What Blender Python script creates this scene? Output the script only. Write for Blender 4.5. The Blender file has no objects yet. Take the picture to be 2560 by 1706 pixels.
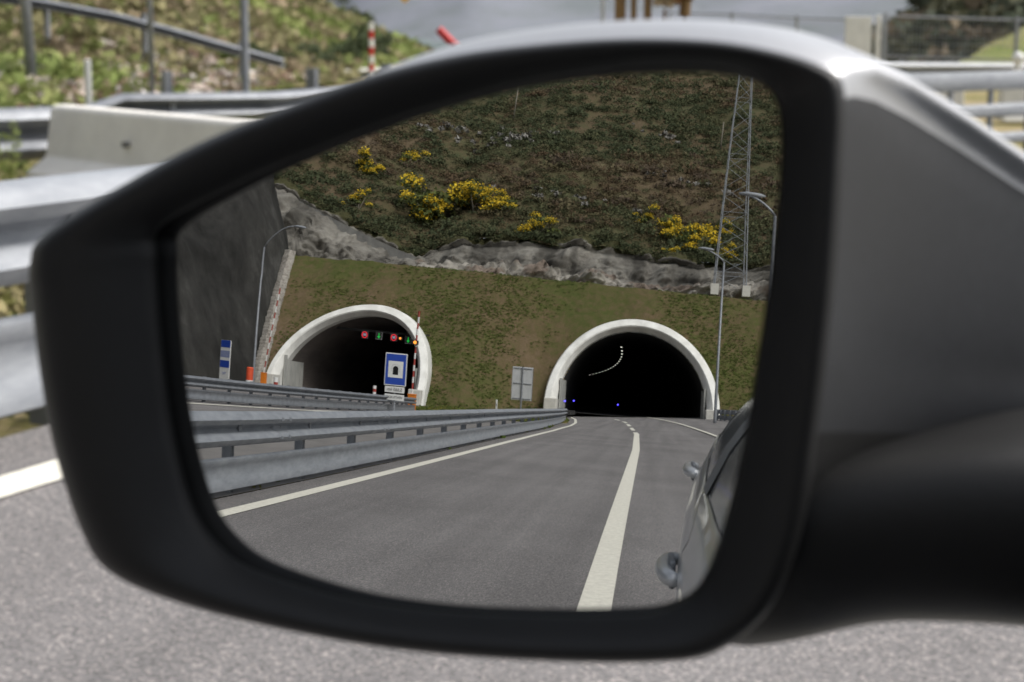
import bpy, bmesh, math, random, json
import numpy as np
from mathutils import Vector, Matrix, noise
random.seed(7); rng = np.random.default_rng(11)
PI = math.pi
sc = bpy.context.scene
COL = sc.collection

# ------------------------------------------------------------------ helpers
def link(o, parent=None):
    COL.objects.link(o)
    if parent is not None: o.parent = parent
    return o
def tag(o, label=None, cat=None, group=None, kind=None):
    if label: o['label'] = label
    if cat: o['category'] = cat
    if group: o['group'] = group
    if kind: o['kind'] = kind
    return o
def empty(name, loc, label, cat, group=None, rz=0.0):
    o = bpy.data.objects.new(name, None); o.empty_display_size = .2
    o.location = loc; o.rotation_euler = (0, 0, rz); link(o)
    return tag(o, label, cat, group)
def copy_tree(o, parent=None):
    c = o.copy(); COL.objects.link(c); c.parent = parent
    for ch in list(o.children): copy_tree(ch, c)
    return c
class MB:
    def __init__(s): s.v, s.f, s.m = [], [], []
    def add(s, vs, fs, mi=0):
        b = len(s.v); s.v += [tuple(v) for v in vs]
        s.f += [tuple(b + i for i in f) for f in fs]; s.m += [mi] * len(fs); return s
    def box(s, c, d, rz=0.0, mi=0, tx=1.0, ty=1.0):
        x, y, z = d[0] / 2, d[1] / 2, d[2] / 2; cr, sr = math.cos(rz), math.sin(rz); vs = []
        for k in (-1, 1):
            for (a, b) in ((-1, -1), (1, -1), (1, 1), (-1, 1)):
                px, py = a * x * (tx if k > 0 else 1), b * y * (ty if k > 0 else 1)
                vs.append((c[0] + px * cr - py * sr, c[1] + px * sr + py * cr, c[2] + k * z))
        return s.add(vs, [(3, 2, 1, 0), (4, 5, 6, 7), (0, 1, 5, 4), (1, 2, 6, 5), (2, 3, 7, 6), (3, 0, 4, 7)], mi)
    def tube(s, path, r, n=8, mi=0, cap=True):
        P = [Vector(p) for p in path]; R = r if hasattr(r, '__len__') else [r] * len(P); vs = []
        up = Vector((0, 0, 1)); prev = None
        for i, p in enumerate(P):
            t = (P[min(i + 1, len(P) - 1)] - P[max(i - 1, 0)]).normalized()
            a = (prev - t * prev.dot(t)) if prev is not None else (up.cross(t) if abs(t.z) < .95 else Vector((1, 0, 0)) - t * t.x)
            a.normalize(); prev = a; b = t.cross(a)
            for k in range(n):
                q = 2 * PI * k / n; vs.append(p + (a * math.cos(q) + b * math.sin(q)) * R[i])
        fs = [(i * n + k, i * n + (k + 1) % n, (i + 1) * n + (k + 1) % n, (i + 1) * n + k) for i in range(len(P) - 1) for k in range(n)]
        if cap: fs += [tuple(range(n))[::-1], tuple((len(P) - 1) * n + k for k in range(n))]
        return s.add(vs, fs, mi)
    def loft(s, rings, closed=True, mi=0, cap0=False, cap1=False):
        n = len(rings[0]); vs = [p for r in rings for p in r]; m = n if closed else n - 1
        fs = [(i * n + k, i * n + (k + 1) % n, (i + 1) * n + (k + 1) % n, (i + 1) * n + k) for i in range(len(rings) - 1) for k in range(m)]
        if cap0: fs.append(tuple(range(n))[::-1])
        if cap1: fs.append(tuple((len(rings) - 1) * n + k for k in range(n)))
        return s.add(vs, fs, mi)
    def build(s, name, mats, parent=None, smooth=False, bevel=0, autosm=None, loc=None):
        me = bpy.data.meshes.new(name); me.from_pydata(s.v, [], s.f)
        mats = mats if isinstance(mats, (list, tuple)) else [mats]
        for m in mats: me.materials.append(m)
        if len(mats) > 1: me.polygons.foreach_set('material_index', s.m)
        me.update()
        bm = bmesh.new(); bm.from_mesh(me); bmesh.ops.recalc_face_normals(bm, faces=bm.faces[:]); bm.to_mesh(me); bm.free()
        if smooth or autosm: me.polygons.foreach_set('use_smooth', [True] * len(me.polygons))
        if autosm: me.set_sharp_from_angle(angle=autosm)
        o = bpy.data.objects.new(name, me); link(o, parent)
        if loc: o.location = loc
        if bevel:
            b = o.modifiers.new('bevel', 'BEVEL'); b.width = bevel; b.segments = 2; b.limit_method = 'ANGLE'
        return o
def big_mesh(name, V, F, mat, cols=None, parent=None, smooth=False):
    V = np.asarray(V, np.float32); F = np.asarray(F, np.int32)
    me = bpy.data.meshes.new(name); me.vertices.add(len(V)); me.vertices.foreach_set('co', V.ravel())
    k = F.shape[1]; me.loops.add(F.size); me.loops.foreach_set('vertex_index', F.ravel())
    me.polygons.add(len(F)); me.polygons.foreach_set('loop_start', np.arange(len(F), dtype=np.int32) * k)
    me.polygons.foreach_set('loop_total', np.full(len(F), k, np.int32))
    if smooth: me.polygons.foreach_set('use_smooth', np.ones(len(F), bool))
    me.update(calc_edges=True); me.validate()
    if cols is not None:
        a = me.color_attributes.new('Col', 'FLOAT_COLOR', 'POINT')
        c4 = np.ones((len(V), 4), np.float32); c4[:, :3] = cols; a.data.foreach_set('color', c4.ravel())
    me.materials.append(mat)
    return link(bpy.data.objects.new(name, me), parent)
def grid(fn, nu, nv, keep=None):
    V = np.array([fn(i / nu, j / nv) for j in range(nv + 1) for i in range(nu + 1)], np.float32)
    idx = np.arange((nu + 1) * (nv + 1)).reshape(nv + 1, nu + 1)
    F = np.stack([idx[:-1, :-1], idx[:-1, 1:], idx[1:, 1:], idx[1:, :-1]], -1).reshape(-1, 4)
    if keep is not None:
        c = V[F].mean(1); F = F[np.array([keep(p) for p in c])]
    return V, F
def nz3(x, y, z=0.0, s=1.0, o=3):
    return noise.fractal(Vector((x * s, y * s, z * s)), 1.0, 2.0, o)
def ss(a, b, x):
    t = min(1, max(0, (x - a) / (b - a))); return t * t * (3 - 2 * t)
def interp(pts, t):
    if t <= pts[0][0]: return pts[0][1]
    for (a, b), (c, d) in zip(pts, pts[1:]):
        if t <= c:
            return b + (d - b) * (t - a) / (c - a)
    return pts[-1][1]
def catmull(K, n):
    K = np.array(K); m = len(K); out = []
    for q in range(n):
        t = q * m / n; i = int(t); f = t - i
        p0, p1, p2, p3 = K[(i - 1) % m], K[i % m], K[(i + 1) % m], K[(i + 2) % m]
        out.append(.5 * ((2 * p1) + (-p0 + p2) * f + (2 * p0 - 5 * p1 + 4 * p2 - p3) * f * f + (-p0 + 3 * p1 - 3 * p2 + p3) * f ** 3))
    return np.array(out)

# ------------------------------------------------------------------ materials
def nodes(name):
    m = bpy.data.materials.new(name); m.use_nodes = True; nt = m.node_tree
    return m, nt, nt.nodes['Principled BSDF'], nt.nodes.new, nt.links.new
def setb(b, **k):
    for a, v in k.items(): b.inputs[a.replace('_', ' ')].default_value = v
def col4(c): return (c[0], c[1], c[2], 1)
def pmat(name, c1, c2=None, scale=8.0, rough=.6, metal=0.0, bump=0.0, bscale=None, detail=6, stretch=(1, 1, 1), thr=(.35, .65), spec=.5):
    m, nt, b, N, L = nodes(name); setb(b, Roughness=rough, Metallic=metal, Specular_IOR_Level=spec)
    tc = N('ShaderNodeTexCoord'); mp = N('ShaderNodeMapping'); L(tc.outputs['Object'], mp.inputs[0]); mp.inputs['Scale'].default_value = stretch
    c2 = c2 or tuple(x * .8 for x in c1)
    nz = N('ShaderNodeTexNoise'); nz.inputs['Scale'].default_value = scale; nz.inputs['Detail'].default_value = detail; nz.inputs['Roughness'].default_value = .65
    L(mp.outputs[0], nz.inputs['Vector'])
    r = N('ShaderNodeValToRGB'); r.color_ramp.elements[0].position = thr[0]; r.color_ramp.elements[1].position = thr[1]
    r.color_ramp.elements[0].color = col4(c1); r.color_ramp.elements[1].color = col4(c2)
    L(nz.outputs['Fac'], r.inputs[0]); L(r.outputs[0], b.inputs['Base Color'])
    if bump:
        n2 = N('ShaderNodeTexNoise'); n2.inputs['Scale'].default_value = bscale or scale * 3; n2.inputs['Detail'].default_value = 5; L(mp.outputs[0], n2.inputs['Vector'])
        bp = N('ShaderNodeBump'); bp.inputs['Strength'].default_value = bump; bp.inputs['Distance'].default_value = .02
        L(n2.outputs['Fac'], bp.inputs['Height']); L(bp.outputs[0], b.inputs['Normal'])
    return m
def layered(name, cols, scale, fine, rough=.95, bump=.4, bdist=.05, fine_mix=.5, stretch=(1, 1, 1), wscale=None):
    """ramp of several colours on a broad noise, broken up by a fine noise"""
    m, nt, b, N, L = nodes(name); setb(b, Roughness=rough, Specular_IOR_Level=.2)
    tc = N('ShaderNodeTexCoord'); mp = N('ShaderNodeMapping'); L(tc.outputs['Object'], mp.inputs[0]); mp.inputs['Scale'].default_value = stretch
    a = N('ShaderNodeTexNoise'); a.inputs['Scale'].default_value = scale; a.inputs['Detail'].default_value = 5; L(mp.outputs[0], a.inputs['Vector'])
    f = N('ShaderNodeTexNoise'); f.inputs['Scale'].default_value = fine; f.inputs['Detail'].default_value = 8; f.inputs['Roughness'].default_value = .75; L(mp.outputs[0], f.inputs['Vector'])
    mx = N('ShaderNodeMix'); mx.inputs[0].default_value = fine_mix; L(a.outputs['Fac'], mx.inputs[2]); L(f.outputs['Fac'], mx.inputs[3])
    r = N('ShaderNodeValToRGB'); e = r.color_ramp.elements
    while len(e) < len(cols): e.new(.5)
    for i, c in enumerate(cols): e[i].position = .33 + .34 * i / (len(cols) - 1); e[i].color = col4(c)
    L(mx.outputs[0], r.inputs[0]); L(r.outputs[0], b.inputs['Base Color'])
    bp = N('ShaderNodeBump'); bp.inputs['Strength'].default_value = bump; bp.inputs['Distance'].default_value = bdist
    L(f.outputs['Fac'], bp.inputs['Height']); L(bp.outputs[0], b.inputs['Normal'])
    return m
def attr_mat(name, rough=.85, trans=0.0):
    m, nt, b, N, L = nodes(name); setb(b, Roughness=rough, Specular_IOR_Level=.25)
    a = N('ShaderNodeAttribute'); a.attribute_name = 'Col'; L(a.outputs['Color'], b.inputs['Base Color'])
    if trans:      # leaves seen from afar catch the sky from above rather than along each flat facet
        ge = N('ShaderNodeNewGeometry'); va = N('ShaderNodeVectorMath'); va.operation = 'MULTIPLY_ADD'; va.inputs[1].default_value = (.55, .55, .55); va.inputs[2].default_value = (0, 0, .6)
        L(ge.outputs['Normal'], va.inputs[0]); vn = N('ShaderNodeVectorMath'); vn.operation = 'NORMALIZE'; L(va.outputs[0], vn.inputs[0]); L(vn.outputs[0], b.inputs['Normal'])
        t = N('ShaderNodeBsdfTranslucent'); L(a.outputs['Color'], t.inputs[0]); mx = N('ShaderNodeMixShader'); mx.inputs[0].default_value = trans
        L(b.outputs[0], mx.inputs[1]); L(t.outputs[0], mx.inputs[2]); L(mx.outputs[0], nt.nodes['Material Output'].inputs[0])
    return m
def emis(name, c, s):
    m, nt, b, N, L = nodes(name); setb(b, Base_Color=col4(tuple(x * .2 for x in c)), Emission_Color=col4(c), Emission_Strength=s, Roughness=.5)
    t = N('ShaderNodeTexNoise'); t.inputs['Scale'].default_value = 60
    r = N('ShaderNodeMapRange'); r.inputs[3].default_value = s * .8; r.inputs[4].default_value = s * 1.2
    L(t.outputs['Fac'], r.inputs[0]); L(r.outputs[0], b.inputs['Emission Strength']); return m

def asphalt_mat(name, base, light, dark):
    m, nt, b, N, L = nodes(name); setb(b, Roughness=.85, Specular_IOR_Level=.3)
    tc = N('ShaderNodeTexCoord')
    v = N('ShaderNodeTexVoronoi'); v.inputs['Scale'].default_value = 150; L(tc.outputs['Object'], v.inputs['Vector'])
    w = N('ShaderNodeTexNoise'); w.inputs['Scale'].default_value = 100; w.inputs['Detail'].default_value = 6; w.inputs['Roughness'].default_value = .8; L(tc.outputs['Object'], w.inputs['Vector'])
    g = N('ShaderNodeTexNoise'); g.inputs['Scale'].default_value = .5; g.inputs['Detail'].default_value = 5; L(tc.outputs['Object'], g.inputs['Vector'])
    mp = N('ShaderNodeMapping'); mp.inputs['Scale'].default_value = (1.6, .05, 1); L(tc.outputs['Object'], mp.inputs[0])
    st = N('ShaderNodeTexNoise'); st.inputs['Scale'].default_value = 1.2; st.inputs['Detail'].default_value = 4; L(mp.outputs[0], st.inputs['Vector'])
    sep = N('ShaderNodeSeparateColor'); L(v.outputs['Color'], sep.inputs[0])
    r = N('ShaderNodeValToRGB'); e = r.color_ramp.elements; e.new(.5); e.new(.85)
    for i, (p, c) in enumerate([(0.0, dark), (.35, base), (.8, tuple(x * 1.15 for x in base)), (1.0, light)]): e[i].position = p; e[i].color = col4(c)
    L(sep.outputs[0], r.inputs[0])
    h = N('ShaderNodeMix'); h.data_type = 'RGBA'; h.blend_type = 'MULTIPLY'; h.inputs[0].default_value = 1.0; L(r.outputs[0], h.inputs[6])
    r2 = N('ShaderNodeMapRange'); r2.inputs[1].default_value = .3; r2.inputs[2].default_value = .7; r2.inputs[3].default_value = .78; r2.inputs[4].default_value = 1.22
    L(w.outputs['Fac'], r2.inputs[0])
    r3 = N('ShaderNodeMapRange'); r3.inputs[1].default_value = .3; r3.inputs[2].default_value = .7; r3.inputs[3].default_value = .84; r3.inputs[4].default_value = 1.1
    L(g.outputs['Fac'], r3.inputs[0])
    r4 = N('ShaderNodeMapRange'); r4.inputs[1].default_value = .3; r4.inputs[2].default_value = .7; r4.inputs[3].default_value = .8; r4.inputs[4].default_value = 1.12
    L(st.outputs['Fac'], r4.inputs[0])
    mu = N('ShaderNodeMath'); mu.operation = 'MULTIPLY'; L(r2.outputs[0], mu.inputs[0]); L(r3.outputs[0], mu.inputs[1])
    m2 = N('ShaderNodeMath'); m2.operation = 'MULTIPLY'; L(mu.outputs[0], m2.inputs[0]); L(r4.outputs[0], m2.inputs[1])
    L(m2.outputs[0], h.inputs[7]); L(h.outputs[2], b.inputs['Base Color'])
    bp = N('ShaderNodeBump'); bp.inputs['Strength'].default_value = .5; bp.inputs['Distance'].default_value = .006
    L(w.outputs['Fac'], bp.inputs['Height']); L(bp.outputs[0], b.inputs['Normal'])
    return m

M = {}
M['asphalt'] = asphalt_mat('asphalt', (.19, .18, .178), (.40, .36, .34), (.105, .10, .10))
M['paint'] = pmat('road_paint', (.82, .79, .68), (.66, .63, .55), scale=22, rough=.7, bump=.15, bscale=120)
M['galv'] = pmat('galvanised_steel', (.31, .325, .35), (.22, .235, .26), scale=5, rough=.6, metal=.1, stretch=(1, 1, 3))
M['galv_dark'] = pmat('weathered_steel', (.27, .283, .305), (.19, .2, .22), scale=6, rough=.5, metal=.35)
M['concrete'] = pmat('pale_concrete', (.66, .64, .59), (.55, .535, .49), scale=3, rough=.85, bump=.15, bscale=40)
M['portal'] = pmat('white_portal_concrete', (.88, .87, .83), (.66, .65, .61), scale=.9, rough=.8, bump=.12, bscale=14, stretch=(1, 1, .5))
M['lining'] = pmat('tunnel_lining', (.032, .031, .03), (.018, .017, .017), scale=.8, rough=.9)  # near-black base: the darkness inside the tunnel is put into the colour
M['lining_warm'] = pmat('brown_lining', (.17, .145, .13), (.10, .085, .078), scale=.8, rough=.9, stretch=(1, .3, 1))  # browner, lighter lining for the left tunnel
M['barrier'] = pmat('cast_barrier_concrete', (.86, .83, .77), (.74, .71, .66), scale=2.5, rough=.85, bump=.15, bscale=40)
M['side_panel'] = pmat('lining_panel', (.46, .46, .43), (.32, .32, .3), scale=2, rough=.8, stretch=(1, 1, .4))
M['white'] = pmat('white_plastic', (.78, .78, .76), (.66, .66, .64), scale=9, rough=.5)
M['black'] = pmat('black_plastic', (.0065, .0065, .0068), (.005, .005, .0053), scale=60, rough=.5, spec=.35, bump=.08, bscale=900)
M['silver'] = pmat('silver_car_paint', (.68, .69, .71), (.64, .65, .67), scale=500, rough=.3, metal=.4)
M['silver'].node_tree.nodes['Principled BSDF'].inputs['Coat Weight'].default_value = .6
M['cap_shade'] = pmat('silver_cap_paint_shaded', (.031, .0325, .037), (.026, .0275, .031), scale=300, rough=.4, metal=.1, spec=.4)  # same silver paint; the inboard side's shade is put into a darker colour
M['cap_paint'] = pmat('silver_cap_paint', (.40, .405, .42), (.37, .375, .39), scale=500, rough=.33, metal=.4)
M['rubber'] = pmat('rubber', (.015, .015, .015), (.02, .02, .02), rough=.7)
M['glassdark'] = pmat('window_reflection_grey', (.22, .23, .245), (.25, .26, .275), scale=2, rough=.12, spec=.9)  # grey base colour mimics the surroundings reflected in the glass
M['red'] = pmat('red_paint', (.55, .015, .015), (.42, .012, .012), scale=12, rough=.5)
M['redmute'] = pmat('faded_red_paint', (.38, .05, .04), (.28, .04, .03), scale=12, rough=.6)
M['orange'] = pmat('orange_paint', (.75, .22, .02), (.6, .17, .015), scale=6, rough=.5)
M['orangered'] = pmat('orange_red_paint', (.72, .09, .03), (.55, .07, .02), scale=6, rough=.6)
M['blue'] = pmat('blue_sign_film', (.02, .07, .42), (.018, .06, .34), scale=4, rough=.4)
M['yellow'] = pmat('yellow_sign_film', (.85, .42, .01), (.7, .35, .01), scale=6, rough=.4)
M['ochre'] = pmat('ochre_paint', (.25, .15, .05), (.12, .07, .03), scale=7, rough=.8)
M['signgrey'] = pmat('aluminium_back', (.55, .56, .57), (.46, .47, .48), scale=3, rough=.55, metal=.1)
M['wood'] = pmat('weathered_wood', (.26, .24, .20), (.17, .15, .12), scale=6, rough=.9, stretch=(1, 1, .2))
M['rock'] = layered('shotcrete_rock', [(.35, .33, .32), (.75, .72, .68), (1.0, .97, .92), (1.0, 1.0, .97)], .25, 1.6, bump=.9, bdist=.25, stretch=(1, 1, 1.4))
nt = M['rock'].node_tree; b = nt.nodes['Principled BSDF']; src = b.inputs['Base Color'].links[0].from_socket
at_ = nt.nodes.new('ShaderNodeAttribute'); at_.attribute_name = 'Col'; mx = nt.nodes.new('ShaderNodeMix'); mx.data_type = 'RGBA'; mx.blend_type = 'MULTIPLY'; mx.inputs[0].default_value = 1
nt.links.new(src, mx.inputs[6]); nt.links.new(at_.outputs['Color'], mx.inputs[7]); nt.links.new(mx.outputs[2], b.inputs['Base Color'])
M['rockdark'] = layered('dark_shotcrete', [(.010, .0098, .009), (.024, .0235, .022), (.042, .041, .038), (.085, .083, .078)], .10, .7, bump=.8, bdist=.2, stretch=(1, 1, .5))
M['drain'] = pmat('stained_channel_concrete', (.24, .235, .22), (.15, .147, .14), scale=.7, rough=.9)
M['masonry'] = layered('stone_step_strip', [(.20, .17, .15), (.42, .39, .35), (.6, .57, .52)], 1.5, 6, bump=.9, bdist=.1)
M['embank'] = layered('seeded_embankment_grass', [(.055, .073, .018), (.08, .088, .026), (.125, .093, .048), (.165, .116, .075)], .11, 1.5, bump=.8, bdist=.12, fine_mix=.5)
M['hillsoil'] = layered('heath_soil', [(.055, .065, .03), (.09, .085, .042), (.115, .085, .05), (.15, .115, .075)], .05, .8, bump=.8, bdist=.3)
M['verge'] = layered('verge_earth_grass', [(.10, .12, .03), (.19, .17, .06), (.30, .24, .13), (.42, .34, .24)], .6, 9, bump=.5, bdist=.05)
M['fronthill'] = layered('grassy_hill_soil', [(.13, .17, .035), (.20, .23, .06), (.27, .24, .11), (.36, .28, .19)], .35, 2.2, bump=.7, bdist=.15)
M['leaf'] = attr_mat('foliage', trans=.25)
M['stone'] = attr_mat('stones', rough=.95)
M['led_red'] = emis('led_red', (1, .03, .05), 1.5); M['led_white'] = emis('led_white', (.8, .8, 1), 1.0)
M['led_green'] = emis('led_green', (.02, 1, .12), .9); M['led_amber'] = emis('led_amber', (1, .30, .04), 4)
M['led_blue'] = emis('led_blue', (.08, .06, 1), 9); M['lum'] = emis('tunnel_luminaire_light', (1, 1, .85), 3)
# far mountains: hazy blue-grey
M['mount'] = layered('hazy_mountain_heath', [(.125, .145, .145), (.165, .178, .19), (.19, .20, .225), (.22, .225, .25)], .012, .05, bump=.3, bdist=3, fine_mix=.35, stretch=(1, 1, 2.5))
# convex mirror glass
m, nt, b, N, L = nodes('mirror_silvering'); nt.nodes.remove(b)
g = N('ShaderNodeBsdfAnisotropic'); g.inputs['Roughness'].default_value = 0.0
tn = N('ShaderNodeTexNoise'); tn.inputs['Scale'].default_value = 14
rr = N('ShaderNodeValToRGB'); rr.color_ramp.elements[0].color = (.41, .422, .425, 1); rr.color_ramp.elements[1].color = (.44, .452, .455, 1)
L(tn.outputs['Fac'], rr.inputs[0]); L(rr.outputs[0], g.inputs['Color']); L(g.outputs[0], nt.nodes['Material Output'].inputs[0]); M['mirror'] = m

# ------------------------------------------------------------------ camera
CAM = Vector((0, 0, 1.26103463))
F = Vector((-0.44443559, 0.87830434, -0.17623419)); R_ = Vector((0.89174442, 0.45249586, 0.00627641)); U_ = Vector((-0.08525784, 0.15436639, 0.98432826))
cd = bpy.data.cameras.new('camera'); cam = bpy.data.objects.new('camera', cd); COL.objects.link(cam)
mw = Matrix.Identity(4)
for i in range(3): mw[i][0], mw[i][1], mw[i][2], mw[i][3] = R_[i], U_[i], -F[i], CAM[i]
cam.matrix_world = mw; sc.camera = cam
cd.sensor_width = 36; cd.lens = 36 * 4286.06 / 2353; cd.clip_start = .02; cd.clip_end = 6000
cd.dof.use_dof = True; cd.dof.focus_distance = 1.16; cd.dof.aperture_fstop = 15.5; cd.dof.aperture_blades = 0

# ------------------------------------------------------------------ light
w = bpy.data.worlds.new('World'); sc.world = w; w.use_nodes = True; nt = w.node_tree; bg = nt.nodes['Background']
SUN_EL, SUN_AZ = math.radians(50), math.radians(48)     # azimuth clockwise from +Y
sky = nt.nodes.new('ShaderNodeTexSky'); sky.sky_type = 'NISHITA'; sky.sun_disc = False
sky.sun_elevation = SUN_EL; sky.sun_rotation = SUN_AZ; sky.air_density = 1.3; sky.dust_density = 4.0
hs = nt.nodes.new('ShaderNodeHueSaturation'); hs.inputs['Saturation'].default_value = .35
nt.links.new(sky.outputs[0], hs.inputs['Color'])
tc = nt.nodes.new('ShaderNodeTexCoord'); cn = nt.nodes.new('ShaderNodeTexNoise'); cn.inputs['Scale'].default_value = 2.2; cn.inputs['Detail'].default_value = 6
nt.links.new(tc.outputs['Generated'], cn.inputs['Vector'])
mr = nt.nodes.new('ShaderNodeMapRange'); mr.inputs[1].default_value = .3; mr.inputs[2].default_value = .7; mr.inputs[3].default_value = .95; mr.inputs[4].default_value = 1.9
nt.links.new(cn.outputs['Fac'], mr.inputs[0])
mm = nt.nodes.new('ShaderNodeMix'); mm.data_type = 'RGBA'; mm.blend_type = 'MULTIPLY'; mm.inputs[0].default_value = 1
nt.links.new(hs.outputs[0], mm.inputs[6]); nt.links.new(mr.outputs[0], mm.inputs[7]); nt.links.new(mm.outputs[2], bg.inputs['Color'])
bg.inputs['Strength'].default_value = .15
sl = bpy.data.lights.new('sun', 'SUN'); so = bpy.data.objects.new('sun', sl); COL.objects.link(so)
sl.energy = 3.1; sl.angle = math.radians(22); sl.color = (1, .965, .91)
sd = Vector((math.sin(SUN_AZ) * math.cos(SUN_EL), math.cos(SUN_AZ) * math.cos(SUN_EL), math.sin(SUN_EL)))
so.rotation_euler = sd.to_track_quat('Z', 'Y').to_euler(); so.location = (0, 0, 60)
sc.view_settings.view_transform = 'Standard'; sc.view_settings.look = 'None'; sc.view_settings.exposure = 0; sc.view_settings.gamma = 1
sc.render.engine = 'CYCLES'; sc.cycles.max_bounces = 8; sc.cycles.use_denoising = True; sc.cycles.caustics_reflective = False
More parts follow.
